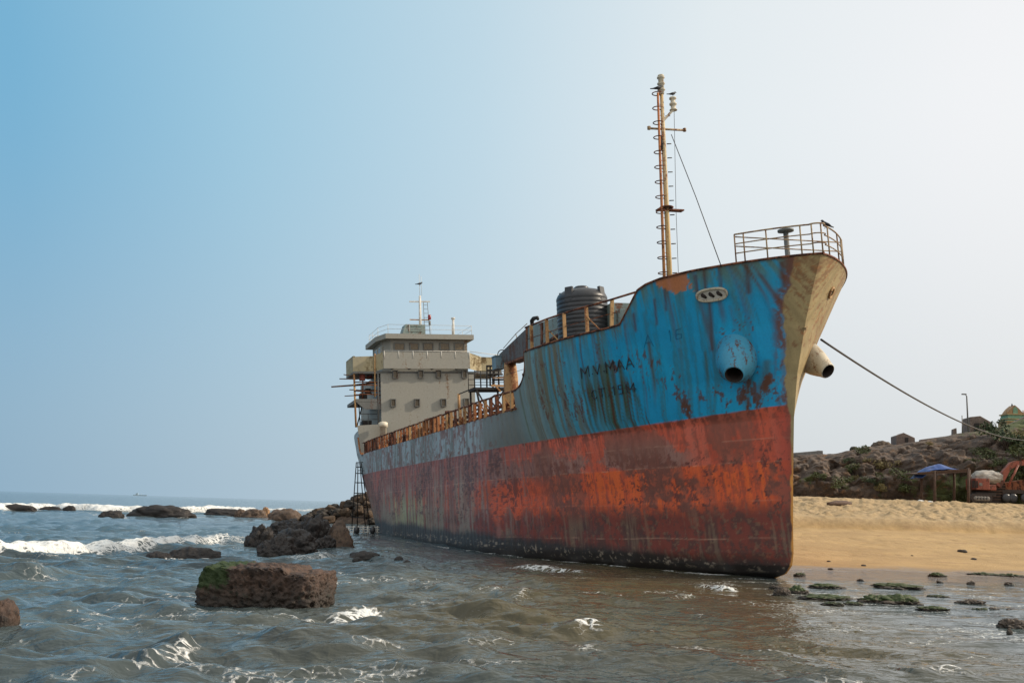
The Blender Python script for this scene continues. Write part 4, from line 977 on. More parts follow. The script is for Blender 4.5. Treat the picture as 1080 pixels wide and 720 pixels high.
def sea(x, y):
    r = np.hypot(x, y)
    z = np.zeros(x.shape); foam = np.zeros(x.shape)
    tt = inland(x, y)
    calm = (1-.82*sm(tt, -17, -3))*(1-.45*sm(tt, -34, -14)*sm(x, 5, 10))
    lee = 1-.35*sm(x, 0, 6)*(1-sm(y, 44, 60))
    swell = .7+.6*fbm(x*.08, y*.12, seed=61)
    wx = x+.5*(fbm(x*.35, y*.35, seed=62)-.5); wy = y+.9*(fbm(x*.3, y*.4, seed=63)-.5)
    for k, cx, cy, ph, am in WV:
        fade = np.clip(1.5-(r/(2*math.pi/k))/90.0, 0, 1)
        s_ = np.sin(k*(wx*cx+wy*cy)+ph); z += fade*am*(2.5*np.exp(s_-1)-1.165)*.9
    rz = .5*(1-np.abs(2*fbm(wx*.5+.25*wy, wy*1.25, seed=75, o=2, g=.4)-1))+.12*(1-np.abs(2*vn(wx*1.6+.4*wy, wy*3.6, seed=76)-1)); z += .20*(rz-.55)*np.clip(1.5-r/80, 0, 1)
    z = z*calm*lee*swell
    z += .06*np.sin(2*math.pi*(y+.25*x+3*fbm(x*.05, y*.05, seed=64))/16)*calm*(1-sm(r, 150, 400))
    for pts, hs, wf, wb, fo, trail in BRK:
        P = pl(pts); far = P[0][1] > 100
        m = (y > min(p[1] for p in P)-12) & (y < max(p[1] for p in P)+25+2*wb)
        if not m.any(): continue
        X_, Y_ = x[m], y[m]; jx = (1.2 if far else .35)
        X2 = X_; Y2 = Y_+jx*2.2*(fbm(X_*.45/jx*.5, Y_*0+3, seed=66)-.5)*(.5 if not far else 1.5)
        sd, (h_, f_), al = seg_dist(X2, Y2, P, (hs, fo))
        if P[-1][0] > P[0][0]: pass
        end = np.ones_like(sd)
        L_ = sum(math.hypot(P[i+1][0]-P[i][0], P[i+1][1]-P[i][1]) for i in range(len(P)-1))
        end = sm(al, 0, .08*L_)*(1-sm(al, .92*L_, L_))
        sc = I(P[0][1], [15, 30, 60, 170], [.7, 1, 1.2, 2])
        prof = np.where(sd < 0, np.exp(-(sd/(wf*.5))**2), np.exp(-(sd/(wb*.75))**2))
        nh = .72+.56*fbm(X_*1.1/sc, Y_*1.1/sc, seed=67)
        z[m] += h_*prof*nh*end
        lace = fbm(X_*1.6/sc, Y_*2.4/sc, seed=68, o=4)
        fz = np.where(sd < 0, sm(sd, -wf*1.5, -wf*.1), 1-sm(sd, 0, trail))
        if 36 < P[0][1] < 60 and h_.max() > .45: f_ = f_*1.35
        if far: f_ = f_*1.15
        if P[0][1] < 36: f_ = f_*1.15
        fm_ = f_*end*fz*(.65+.8*(lace-.3))
        z[m] += np.clip(fm_, 0, 1)*(.10*sc if P[0][1] > 35 else .035)*(fbm(X_*4.2/sc, Y_*4.2/sc, seed=69)-.35)*sm(h_, .1, .35)
        foam[m] = np.maximum(foam[m], fm_)
    # lace around the rocks, swash at the sand, streaks drifting on the open water
    for (cx, cy, rx, ry, k) in ROCK_FOAM:
        d_ = np.sqrt(((x-cx)/rx)**2+((y-cy)/ry)**2); w_ = .35
        foam = np.maximum(foam, k*np.exp(-((d_-1.03)/w_)**2)*sm(fbm(x*.8, y*.8, seed=71+int(cx)), .36, .62))
    st = fbm(x*.35, y*1.3, seed=72, o=4)
    foam = np.maximum(foam, .34*sm(st, .60, .74)*(1-sm(r, 60, 120))*(.6+.4*calm))
    foam = np.maximum(foam, .40*sm(rz+.2*(fbm(x*.25, y*.4, seed=78)-.5), .56, .64)*.8*sm(fbm(x*2.1, y*3, seed=79), .5, .66)*np.clip(1.4-r/60, 0, 1)*calm)  # white specks on sharp crests, glints painted together with small whitecaps
    gz = ground_z(x, y)
    HP = [onz(px_, py_)[:2] for px_, py_ in ((396, 564), (450, 574), (515, 582.5), (574, 589), (632, 594.5), (706, 601), (770, 606.5), (824, 611))]
    m = (x > -20) & (x < 16) & (y > 36) & (y < 100)
    sdh, (kh,), alh = seg_dist(x[m], y[m], HP, ([.3, .3, .4, .5, .5, .45, .6, .3],))
    lc = fbm(x[m]*1.1, y[m]*1.1, seed=77, o=4); foam[m] = np.maximum(foam[m], kh*1.5*np.exp(-((sdh+.25)/.45)**2)*sm(lc, .48, .64))
    foam = np.maximum(foam, .36*sm(tt, -26, -12)*(1-sm(tt, -2, 2))*sm(fbm(x*.5+.2*y, y*1.5, seed=73, o=4), .54, .68)*sm(x, 4, 9))
    fl = np.exp(-((gz+.02)/.02)**2)*sm(x, 6, 9); foam = np.maximum(foam, .2*fl*sm(fbm(x*1.2, y*1.2, seed=74), .45, .6))
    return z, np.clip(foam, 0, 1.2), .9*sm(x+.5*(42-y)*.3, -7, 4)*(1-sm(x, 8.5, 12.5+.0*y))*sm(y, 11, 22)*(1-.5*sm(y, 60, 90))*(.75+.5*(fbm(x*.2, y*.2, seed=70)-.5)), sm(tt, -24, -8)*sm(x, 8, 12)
def sea_mesh():
    offs = np.concatenate([np.arange(.55, 8, .35), np.arange(8, 240, .42)])
    dist = F*EYE/offs; extra = np.concatenate([np.arange(36, 50, .11), np.arange(150, 182, .4)])
    rr = np.unique(np.round(np.concatenate([dist, extra, [7500, 12000, 20000, 28000]]), 3))
    an = np.concatenate([np.linspace(-85, -31, 90)[:-1], np.linspace(-31, 31, 860), np.linspace(31, 85, 60)[1:]])
    Rr, An = np.meshgrid(rr, np.radians(an), indexing='ij'); x = Rr*np.sin(An); y = Rr*np.cos(An)
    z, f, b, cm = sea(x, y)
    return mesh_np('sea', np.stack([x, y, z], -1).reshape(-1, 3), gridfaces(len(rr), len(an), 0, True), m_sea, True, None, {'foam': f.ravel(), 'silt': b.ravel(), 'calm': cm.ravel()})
m_sea = bpy.data.materials.new('sea water'); t = NT(m_sea)
geo = t.node('ShaderNodeNewGeometry'); pos = geo.outputs['Position']
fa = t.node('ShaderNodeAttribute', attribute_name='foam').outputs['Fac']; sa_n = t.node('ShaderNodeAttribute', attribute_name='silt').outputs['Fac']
n1 = t.noise(t.mapping(pos, (1, 1.5, 1)), 2.2, 5, .62, .6); n2 = t.noise(pos, 9, 4, .6); nb = t.noise(pos, .12, 3, .5)
body = t.mix(t.ramp(nb, [(.35, 0), (.65, 1)]), lin(54, 68, 74), lin(72, 82, 82))
ca_n = t.node('ShaderNodeAttribute', attribute_name='calm').outputs['Fac']
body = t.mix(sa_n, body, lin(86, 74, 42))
e = t.math('ADD', fa, t.math('MULTIPLY', t.math('SUBTRACT', t.math('ADD', t.math('MULTIPLY', n1, .65), t.math('MULTIPLY', n2, .35)), .5), 1.5))
dv = t.node('ShaderNodeVectorMath', operation='ADD'); nv = t.node('ShaderNodeTexNoise', inp={'Scale': 1.3, 'Detail': 3}); t.l(pos, nv.inputs['Vector']); nsv = t.node('ShaderNodeVectorMath', operation='SCALE', inp={'Scale': .9}); t.l(nv.outputs['Color'], nsv.inputs[0]); t.l(t.mapping(pos, (1, 1.3, 1)), dv.inputs[0]); t.l(nsv.outputs[0], dv.inputs[1])
vo = t.node('ShaderNodeTexVoronoi', feature='DISTANCE_TO_EDGE', inp={'Scale': 3.4}); t.l(dv.outputs[0], vo.inputs['Vector'])
lace = t.math('SUBTRACT', t.math('MULTIPLY', fa, .42), t.math('MULTIPLY', vo.outputs[0], 1.25)); lace = t.ramp(t.math('ADD', lace, t.math('MULTIPLY', t.math('SUBTRACT', n2, .5), .35)), [(.0, 0), (.16, 1)])
solid = t.ramp(t.math('ADD', fa, t.math('MULTIPLY', t.math('SUBTRACT', t.math('ADD', t.math('MULTIPLY', n1, .5), t.math('MULTIPLY', n2, .5)), .5), 1.6)), [(.72, 0), (1.0, 1)])
fmask = t.math('MAXIMUM', t.math('MULTIPLY', lace, t.ramp(e, [(.22, 0), (.5, .85)])), solid)
fmask = t.math('MULTIPLY', fmask, t.math('MINIMUM', t.math('MULTIPLY', fa, 6.0), 1.0))
col = t.mix(fmask, body, lin(236, 236, 232))
rough = t.math('ADD', .07, t.math('MULTIPLY', fmask, .75))
rip = t.node('ShaderNodeTexNoise', inp={'Scale': 1.0, 'Detail': 3, 'Roughness': .5, 'Distortion': .6}); t.l(t.mapping(pos, (1.6, 2.6, 1)), rip.inputs['Vector'])
rdg = t.math('SUBTRACT', 1.0, t.math('ABSOLUTE', t.math('SUBTRACT', t.math('MULTIPLY', t.noise(t.mapping(pos, (.9, 2.2, 1)), 1.0, 3, .5, .4), 2.0), 1.0)))
rip2 = t.noise(t.mapping(pos, (5, 8, 1)), 1.0, 3, .6)
hb = t.math('ADD', t.math('ADD', rip.outputs[0], t.math('ADD', t.math('MULTIPLY', rip2, .18), t.math('MULTIPLY', rdg, .7))), t.math('MULTIPLY', t.math('MULTIPLY', n2, fmask), .8))
bmp = t.node('ShaderNodeBump', inp={'Strength': .7, 'Distance': .11}); t.l(hb, bmp.inputs['Height']); t.l(t.math('SUBTRACT', .9, t.math('MULTIPLY', ca_n, .62)), bmp.inputs['Strength'])
p = t.node('ShaderNodeBsdfPrincipled', inp={'IOR': 1.33}); t.l(col, p.inputs['Base Color']); t.l(rough, p.inputs['Roughness']); t.l(bmp.outputs[0], p.inputs['Normal'])
o_ = t.node('ShaderNodeOutputMaterial'); t.l(p.outputs[0], o_.inputs[0])
# ------------------------------------------------------------------ rocks
def M_rock(name, c1, c2, c3, wet=.0, moss=None, sc=1.0, band=None):
    m = bpy.data.materials.new(name); t = NT(m)
    tc = t.node('ShaderNodeTexCoord').outputs['Object']
    n1 = t.noise(tc, 1.6*sc, 6, .65); n2 = t.noise(tc, 7*sc, 6, .68, .3); v = t.node('ShaderNodeTexVoronoi', inp={'Scale': 5*sc}); t.l(tc, v.inputs['Vector'])
    c = t.mix(t.ramp(n1, [(.34, 0), (.62, 1)]), c1, c2); c = t.mix(t.ramp(n2, [(.50, 0), (.66, 1)]), c, c3)
    c = t.mix(t.ramp(v.outputs[0], [(.0, .55), (.25, 0)]), c, tuple(x*.35 for x in c3))
    rough = .8-.35*wet
    if moss is not None:
        a_ = t.node('ShaderNodeAttribute', attribute_name='moss').outputs['Fac']
        mk = t.ramp(t.math('ADD', a_, t.math('MULTIPLY', t.math('SUBTRACT', n2, .5), 1.1)), [(.42, 0), (.62, 1)])
        c = t.mix(mk, c, t.mix(n1, moss, tuple(x*.45 for x in moss)))
        d_ = t.node('ShaderNodeAttribute', attribute_name='wet').outputs['Fac']
        c = t.mix(t.math('MULTIPLY', d_, .8), c, lin(34, 32, 26))
    t.finish(c, rough, t.math('ADD', n2, t.math('MULTIPLY', n1, .5)), .7, .08/sc); return m
m_rk_hero = M_rock('reef boulder', lin(90, 68, 55), lin(58, 45, 38), lin(32, 27, 24), .2, lin(46, 66, 16))
m_rk_dark = M_rock('wet shadowed rock', lin(42, 36, 33), lin(27, 24, 23), lin(54, 46, 41), .5, lin(52, 60, 32))  # wet tone darkened further, the ship's shadow on the cluster put into the colour
m_rk_mid = M_rock('brown rock', lin(104, 84, 68), lin(76, 62, 52), lin(50, 42, 37), .1, lin(70, 80, 40))
m_rk_tan = M_rock('tan boulder', lin(176, 136, 98), lin(140, 108, 80), lin(96, 76, 60), 0, lin(90, 90, 50))
m_rk_moss = M_rock('weedy rock', lin(84, 70, 56), lin(60, 50, 42), lin(44, 38, 34), .4, lin(62, 80, 30), 2.4)
def rock_mesh(name, size, seed, m, sub=5, boxy=.55, rough=.28, pits=.0, moss_fn=None, flat=.0, wetz=.15, cells=1.6, ramp=0, rub=0):
    bm = bmesh.new(); bmesh.ops.create_icosphere(bm, subdivisions=sub, radius=1.0)
    V = np.array([v.co[:] for v in bm.verts]); Fc = np.array([[v.index for v in f.verts] for f in bm.faces]); bm.free()
    N = V/np.linalg.norm(V, axis=1, keepdims=True)
    e = 2/(1-boxy*.75); nn = (np.abs(N)**e).sum(1)**(1/e); V = N/nn[:, None]
    off = seed*11.7
    P = V*np.array(size)/min(size[0], 1e9)
    d1, d2 = worley(V*cells*np.array([1, size[1]/size[0], max(.6, size[2]/size[0])])+off, seed)
    k = fbm(V[:, 0]*1.1+off, V[:, 1]*1.1, V[:, 2]*1.1, seed, 4)-.5
    fr = ridged(V[:, 0]*2.6+off, V[:, 1]*2.6, V[:, 2]*2.6, seed+5, 4)-.5
    disp = 1+rough*(1.3*k+.35*fr)-rough*.75*(.35-np.minimum(d2-d1, .35))
    if pits:
        w1, _ = worley(V*7.5+off, seed+9); w2, _ = worley(V*14+off, seed+19); disp -= pits*(sm(w1, .5, .1)*.6+sm(w2, .5, .15)*.35)
    V = V*disp[:, None]
    fine = (fbm(V[:, 0]*9+off, V[:, 1]*9, V[:, 2]*9, seed+3, 3)-.5)*.10*rough/.28
    V = V+N*fine[:, None]
    V = V*np.array(size)
    if flat: V[:, 2] = np.where(V[:, 2] > flat*size[2], flat*size[2]+(V[:, 2]-flat*size[2])*.3, V[:, 2])
    if ramp: V[:, 2] *= 1-ramp*sm(V[:, 0]/size[0], -.1, 1.0)-.10*sm(V[:, 0]/size[0], .45, .55)
    if rub:
        q_ = V*np.array([3.2, 3.2, 3.2])+off; e1, e2 = worley(q_, seed+29); V = V+N*(rub*(1.9*(ridged(V[:, 0]*2.0, V[:, 1]*2.0, V[:, 2]*2.0, seed+31, 5)-.55)+2.0*(fbm(V[:, 0]*4, V[:, 1]*4, V[:, 2]*4, seed+33, 5, .65)-.5)+.35*(.5-e1)-.5*sm(.16-(e2-e1), 0, .16)))[:, None]*1.6
    ms = moss_fn(V, N) if moss_fn else np.zeros(len(V))
    wt = 1-sm(V[:, 2]+.1*k, 0, wetz)
    return mesh_np(name, V, Fc, m, True, None, {'moss': ms, 'wet': wt})
def place_rock(name, x0, x1, yt, yb, seed, m, label, group=None, sub=5, depth=1.0, sink=.28, foam=.0, zb=0.0, dk_=.85, gs_=1.0, **kw):
    c = onz((x0+x1)/2, yb, zb); dd = math.hypot(c[0], c[1]); sx_ = (x1-x0)/F*dd/2
    tp = at((x0+x1)/2, yt, c[1]+sx_*depth*.5); hh = max(tp[2]-zb, .08)
    dep = sx_*depth
    size = (sx_*1.02*gs_, dep*gs_, hh*(1+sink)/1.0)
    me = rock_mesh(name, size, seed, m, sub, **kw)
    o = link(name, me, None, (c[0], c[1]+dep*dk_, zb-hh*sink*.15)); tag(o, label, 'rock', group)
    if foam: ROCK_FOAM.append((c[0], c[1]+dep*.85, sx_*1.12, dep*1.12, foam))
    return o
hero_moss = lambda V, N: np.clip(sm(-V[:, 0], .2, 1.1)*sm(V[:, 2], .35, .8)*.9+.40*sm(V[:, 2], .9, .3)*sm(N[:, 2], .8, .2)*sm(V[:, 2], .1, .4)+.3*sm(N[:, 2], .8, 1)*sm(N[:, 1], -.2, .5), 0, 1)
rk = place_rock('mossy_boulder', 209, 339, 600, 641, 3, m_rk_hero, 'big flat brown boulder with a green mossy end standing in the near water', sub=7, depth=.85, boxy=1.15, rough=.10, pits=.09, moss_fn=hero_moss, sink=.35, foam=.3, wetz=.8, cells=2.4, flat=.80, ramp=.03, dk_=.66, gs_=.89, rub=.05)
rk.rotation_euler = (0, 0, R(-6))
topm = lambda V, N: .25*sm(N[:, 2], .3, .9)
place_rock('rock', -28, 5, 640, 668, 5, m_rk_hero, 'brown rock cut by the left edge of the picture', sub=6, depth=1.0, boxy=.6, rough=.2, pits=.05, moss_fn=topm, wetz=.4)
G1 = 'dark rocks beside the stern'
for a in ((257, 286, 557, 578, 11, 'dark rock at the left tip of the rock cluster before the stern', .9), (268, 306, 570, 586, 12, 'low dark rock with water running off it at the front of the cluster', .8),
          (280, 332, 562, 584, 13, 'largest dark rock in the middle of the cluster', .9), (303, 345, 552, 578, 14, 'tall dark rock at the back of the cluster', 1.0), (329, 353, 568, 582, 15, 'rounded dark rock at the right end of the cluster', .9),
          (283, 322, 553, 566, 18, 'dark sloping rock behind the largest rock of the cluster', 1.1), (326, 348, 555, 574, 19, 'dark rock between the tall rock and the pointed rock', 1.0)):
    place_rock('rock', a[0], a[1], a[2], a[3], a[4], m_rk_dark, a[5], G1, sub=6, depth=a[6], boxy=.3, rough=.50, cells=1.6, foam=.45, moss_fn=topm)
place_rock('rock', 342, 371, 556, 579, 16, m_rk_mid, 'pointed triangular brown rock beside the dark cluster', G1, sub=5, depth=.7, boxy=.0, rough=.3, foam=.2, moss_fn=topm)
for a in ((366, 399, 583, 589.5, 21, 'low flat dark ledge right of the pointed rock', .5), (371, 381, 588.5, 592, 22, 'tiny dark rock awash below the flat ledge', .6), (397, 405, 586.5, 590, 23, 'tiny dark rock awash right of the flat ledge', .6), (416, 425, 587, 591.5, 24, 'small dark rock awash left one of the pair near the hull', .6), (424, 433, 591.5, 596, 25, 'small dark rock awash nearest one of the pair near the hull', .6)):
    place_rock('rock', a[0], a[1], a[2], a[3], a[4], m_rk_dark, a[5], G1, sub=4, depth=a[6], boxy=.3, rough=.35, moss_fn=topm)
G2 = 'rocks awash offshore'
for a in ((135, 197, 534.5, 545, 31, 'long dark rock out in the far breakers', .35), (102, 127, 539.5, 545.3, 32, 'small dark rock left of the long far rock', .5), (152, 177, 583, 589, 33, 'low dark rock just left of the rock behind the mossy boulder', .5), (179, 227, 579, 589.5, 34, 'flat black rock awash behind the mossy boulder', .4),
          (214, 256, 538, 544, 35, 'low brown rock in the surf at the left of the rubble mound', .35), (0, 34, 533.5, 538.5, 36, 'farthest left black rock low in the foam', .3), (40, 62, 534.5, 538.5, 37, 'second black rock from the left low in the foam', .3), (65, 78, 534, 538.8, 38, 'third black rock from the left low in the foam', .4)):
    place_rock('rock', a[0], a[1], a[2], a[3], a[4], m_rk_dark, a[5], G2, sub=5, depth=a[6], boxy=.2, rough=.4, foam=.6, moss_fn=topm)
for a in ((246, 258, 538.5, 545, 41, 'small tan rock left of the brown rocks in the surf'), (254, 277, 538, 546, 42, 'rounded brown rock in the surf before the rubble mound'), (275, 284, 536, 546, 43, 'narrow tan rock wedged between two brown rocks'), (280, 315, 540, 550, 44, 'wide brown rock at the foot of the rubble mound')):
    place_rock('rock', *a[:5], m_rk_mid if a[4] != 43 else m_rk_tan, a[5], G2, sub=5, depth=.8, boxy=.3, rough=.35, foam=.4, moss_fn=topm)
# weedy stones on the wet sand
WS = [(839, 850, 602.5, 607.5), (858, 890, 614.5, 620.5), (930, 979, 614, 621), (911, 940, 626, 636), (935, 973, 626.5, 637.5), (851, 905, 625.5, 633.5), (872, 891, 633.5, 638.5), (895, 914, 635.5, 638.5), (973, 1004, 637.5, 644.5), (982, 1002, 626, 630.5), (1031, 1062, 602.5, 607.5), (1058, 1082, 603.5, 608.5), (984, 1000, 603.5, 608.5), (1028, 1044, 640, 644.5),
      (1047, 1059, 639.5, 645), (1062, 1082, 640.5, 646), (1058, 1084, 650.5, 662.5), (1011, 1024, 633, 637), (1022, 1040, 631.5, 637.5), (818, 834, 618, 628), (832, 852, 616.5, 626), (812, 824, 616, 621), (905, 912, 609, 612.5), (880, 887, 616, 620), (989, 995, 611.5, 614.5), (1021, 1029, 612, 616), (1062, 1071, 613, 617), (1063, 1068, 664, 667)]
WL = ['small green weedy clump right at the ship stem', 'flat weedy stone nearest the ship on the wet sand', 'long weedy stone with a brown crest on the wet sand', 'left half of the double weedy stone heap', 'right half of the double weedy stone heap', 'long low weedy stone in the shallow water by the stem', 'small weedy stone below the long low one', 'thin strip of weed awash below the stone heap', 'weedy stone lying out in the shallow film', 'small bright green stone above the shallow film',
      'long green weed patch on the sand near the right edge', 'green weed patch cut by the right edge of the picture', 'small weed patch on the sand above the shallow film', 'weedy pebble left of the two dark stones', 'round dark stone left one of two at the right edge', 'dark stone of two at the right edge cut by the frame', 'largest dark stone at the lower right edge', 'small dark pebble among the flat stones at right', 'dark flat pebbles at right above the weedy stone', 'brown stone under the ship stem in the water', 'brown weedy stone beside the ship stem', 'black stone wedged under the ship forefoot', 'tiny stone on wet sand', 'tiny stone on wet sand', 'tiny stone on wet sand', 'tiny stone on wet sand', 'tiny stone on wet sand', 'tiny weedy pebble at the lower right edge']
mossT = lambda V, N: .62*sm(N[:, 2], .1, .6)
for k, (r_, lb) in enumerate(zip(WS, WL)):
    zb = max(float(ground_z(np.array([onz((r_[0]+r_[1])/2, r_[3])[0]]), np.array([onz((r_[0]+r_[1])/2, r_[3])[1]]))[0]), 0)*.6
    r_ = (r_[0], r_[1], r_[3]-(r_[3]-r_[2])*.62, r_[3]); dark = k in (14, 15, 16, 17, 18, 19, 21) or k >= 22
    o = place_rock('weedy_stone' if not dark else 'stone', *r_, 50+k, m_rk_moss, lb, 'stones on the wet sand', sub=5 if k < 22 else 4, depth=.75, boxy=.1, rough=.75, cells=2.6, moss_fn=(mossT if not dark else topm), zb=zb, sink=.3)
# rubble mound (riprap) behind the stern
pmn = onz(352, 553); 
def mound_h(x, y):
    L0 = at(308, 545, 122)[0]; L1 = at(420, 520, 130)[0]
    f = np.clip((x-L0)/(L1-L0), 0, 1.4); yc = 128+3*f; w = 4.2+3.4*f
    return I(f, [0, .2, .5, .8, 1.4], [.3, 1.5, 3.0, 4.3, 4.8])*np.clip(1-((y-yc)/w)**2, 0, 1)**.7-.3
xm = np.arange(-31, -8, .25); ym = np.arange(116, 146, .25); Xm, Ym = np.meshgrid(xm, ym)
Zm = mound_h(Xm, Ym); Zm = Zm+np.where(Zm > -.2, .9*(ridged(Xm*.7, Ym*.7, Xm*0, 81, 3)-.55), 0)-.25
o = link('rubble_core', mesh_np('rubble_core', np.stack([Xm, Ym, Zm], -1).reshape(-1, 3), gridfaces(len(ym), len(xm)), m_rk_mid, True, None, {'moss': np.zeros(Xm.size), 'wet': (Zm.ravel() < .4)*.6}))
tag(o, 'rubble mound of brown stone rising behind the ship stern', 'rubble mound')
rb = np.random.RandomState(9); BM_ = [rock_mesh('boulder', (1, .85, .8), 100+k, (m_rk_tan if k < 3 else m_rk_mid), 4, boxy=.65, rough=.3, wetz=-5) for k in range(6)]
nb_ = 0
while nb_ < 170:
    x = rb.uniform(-30, -10); y = rb.uniform(118, 134)
    hz_ = float(mound_h(np.array(x), np.array(y)))
    if hz_ < .05: continue
    s_ = rb.uniform(.32, .85); o = link('boulder', BM_[rb.randint(6)], None, (x, y, hz_+.02)); o.scale = (s_, s_*rb.uniform(.7, 1.2), s_*rb.uniform(.6, 1)); o.rotation_euler = tuple(rb.uniform(-.5, .5, 2))+(rb.uniform(0, 6),)
    tag(o, 'brown boulder piled on the rubble mound behind the stern', 'boulder', 'boulders of the rubble mound'); nb_ += 1
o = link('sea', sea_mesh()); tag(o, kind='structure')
# ------------------------------------------------------------------ hill with cliff face
_rx = np.array([at(p[0], p[1], 121)[0] for p in ((838, 481), (868, 480), (885, 477), (900, 473), (935, 470), (960, 466.5), (985, 461), (1000, 458.5), (1020, 457), (1040, 452), (1060, 445), (1080, 439), (1120, 430))])
_rz = np.array([at(p[0], p[1], 121)[2] for p in ((838, 481), (868, 480), (885, 477), (900, 473), (935, 470), (960, 466.5), (985, 461), (1000, 458.5), (1020, 457), (1040, 452), (1060, 445), (1080, 439), (1120, 430))])
def hill_pt(x, v):
    """v 0..1 up the face, 1..2 back over the top"""
    rz = I(np.where(v > 1, x*121/(121+(v-1)*60), x), np.concatenate([[2, 14], _rx, [120, 200]]), np.concatenate([[4.4, 8.0], _rz, [19, 21]]))
    y0 = 106+.8*np.sin(x*.21)+2.0*(fbm(x*.12, x*0, seed=91)-.5)
    z = np.where(v <= 1, 4.3+(rz-4.3)*np.power(np.clip(v, 0, 1), .85), rz-.4*(v-1))
    y = np.where(v <= 1, y0+(121-y0)*np.power(np.clip(v, 0, 1), 1.8)*.72, y0+(121-y0)*.72+(v-1)*60)
    return y, z
xh = np.concatenate([np.arange(2, 30, 1.), np.arange(30, 68, .17), np.arange(68, 110, .5), np.arange(110, 200, 2.5)]); vh = np.concatenate([np.linspace(0, 1, 130), np.linspace(1, 2, 14)[1:]])
Xh, Vh = np.meshgrid(xh, vh); Yh, Zh = hill_pt(Xh, Vh)
amp = np.sin(np.clip(Vh, 0, 1)*np.pi)**.6*(Vh < 1)
rd = ridged(Xh*.16, Zh*.2, Yh*.1, 92, 4)-.5; rd2 = fbm(Xh*.7, Zh*.7, Yh*.5, 93, 5, .6)-.5; rd3 = ridged(Xh*.5, Zh*.4, Yh*.3, 95, 3)-.5
Yh2 = Yh-amp*(4.0*rd+2.2*rd3+1.8*rd2); Zh2 = Zh+amp*(1.0*rd+.9*rd2)+.35*rd2*(Vh >= .97)
_w1, _w2 = worley(np.stack([Xh, Yh*.8, Zh*1.1], -1).reshape(-1, 3)*.34, 96); _w3, _w4 = worley(np.stack([Xh, Yh, Zh], -1).reshape(-1, 3)*.95, 97)
_bl = ((.75-_w1)*2.6-1.0*sm(.12-(_w2-_w1), 0, .12)+(.7-_w3)*.8).reshape(Xh.shape); Yh2 = Yh2-amp*_bl*.38; Zh2 = Zh2+amp*_bl*.26
veg = np.clip(sm(Xh, 50, 62)*.75+sm(fbm(Xh*.12, Zh*.22, seed=94), .42, .60)*.8+(Vh > .9)*.45*sm(Xh, 44, 54), 0, 1)
m_hill = bpy.data.materials.new('rocky hillside'); t = NT(m_hill)
geo = t.node('ShaderNodeNewGeometry'); pos = geo.outputs['Position']
n1 = t.noise(pos, .28, 6, .6, .6); n2 = t.noise(pos, 1.7, 6, .68); n3 = t.noise(pos, .9, 5, .65)
c = t.mix(t.ramp(n1, [(.36, 0), (.62, 1)]), lin(98, 83, 71), lin(74, 62, 54)); c = t.mix(t.ramp(n3, [(.54, 0), (.66, .8)]), c, lin(134, 102, 74)); c = t.mix(t.ramp(n2, [(.5, 0), (.64, .85)]), c, lin(52, 45, 39))
vg = t.node('ShaderNodeAttribute', attribute_name='veg').outputs['Fac']
mk = t.ramp(t.math('ADD', vg, t.math('MULTIPLY', t.math('SUBTRACT', n2, .5), 1.8)), [(.5, 0), (.75, 1)])
c = t.mix(mk, c, t.mix(n3, lin(92, 98, 52), lin(60, 66, 42)))
t.finish(c, .9, t.math('ADD', n2, n1), .8, .35)
o = link('hills', mesh_np('hills', np.stack([Xh, Yh2, Zh2], -1).reshape(-1, 3), gridfaces(len(vh), len(xh)), m_hill, True, None, {'veg': veg.ravel()})); tag(o, kind='structure')
# ------------------------------------------------------------------ bushes
def M_leaf(name, c1, c2):
    m = bpy.data.materials.new(name); t = NT(m); oi = t.node('ShaderNodeObjectInfo'); geo = t.node('ShaderNodeNewGeometry')
    n = t.noise(geo.outputs['Position'], 1.3, 3); c = t.mix(t.ramp(t.math('ADD', n, t.math('MULTIPLY', geo.outputs['Random Per Island'], .35)), [(.4, 0), (.85, 1)]), c1, c2)
    t.finish(c, .75); return m
m_leaf = M_leaf('dusty leaves', lin(50, 60, 34), lin(84, 90, 48)); m_leaf2 = M_leaf('dry leaves', lin(92, 84, 50), lin(132, 118, 74)); m_leaf3 = M_leaf('dark leaves', lin(36, 48, 30), lin(62, 76, 42)); m_stemw = M_plain('twigs', lin(84, 68, 52), lin(60, 48, 38), 5, .9)
def bush_mesh(seed, m, n=420, tall=.8):
    rs = np.random.RandomState(seed); cl = [(rs.normal(0, .38), rs.normal(0, .38), rs.uniform(.15, tall), rs.uniform(.2, .42)) for _ in range(9)]
    V = []; 
    for i in range(n):
        cx, cy, cz, cr = cl[rs.randint(9)]; d = rs.normal(size=3); d /= np.linalg.norm(d); p = np.array([cx, cy, cz])+d*cr*rs.uniform(.5, 1.05)
        p[2] = max(p[2], .02); a = rs.normal(size=3); a /= np.linalg.norm(a); b = np.cross(a, rs.normal(size=3)); b /= np.linalg.norm(b); l = rs.uniform(.05, .11); w = l*.5
        V += [p-a*l, p+b*w, p+a*l, p-b*w]
    return mesh_np('foliage', np.array(V), np.arange(len(V)).reshape(-1, 4), m, False)
BU = [bush_mesh(k, [m_leaf, m_leaf2, m_leaf3, m_leaf][k % 4], 460, [.8, .6, 1.0, .7][k % 4]) for k in range(8)]
bs = MB(); 
for k in range(6): bs.tube([(0, 0, -.2), (.12*math.cos(k), .12*math.sin(k), .3), (.34*math.cos(k*1.1), .34*math.sin(k*1.1), .62)], [.03, .02, .008], 5)
stem_o = bs.build('stem', m_stemw); stem_me = stem_o.data; bpy.data.objects.remove(stem_o)
rb = np.random.RandomState(21)
def hill_surface(x, v):
    j = int(np.argmin(np.abs(xh-x))); i = int(np.argmin(np.abs(vh-v))); return Xh[i, j], Yh2[i, j], Zh2[i, j]
cnt = 0
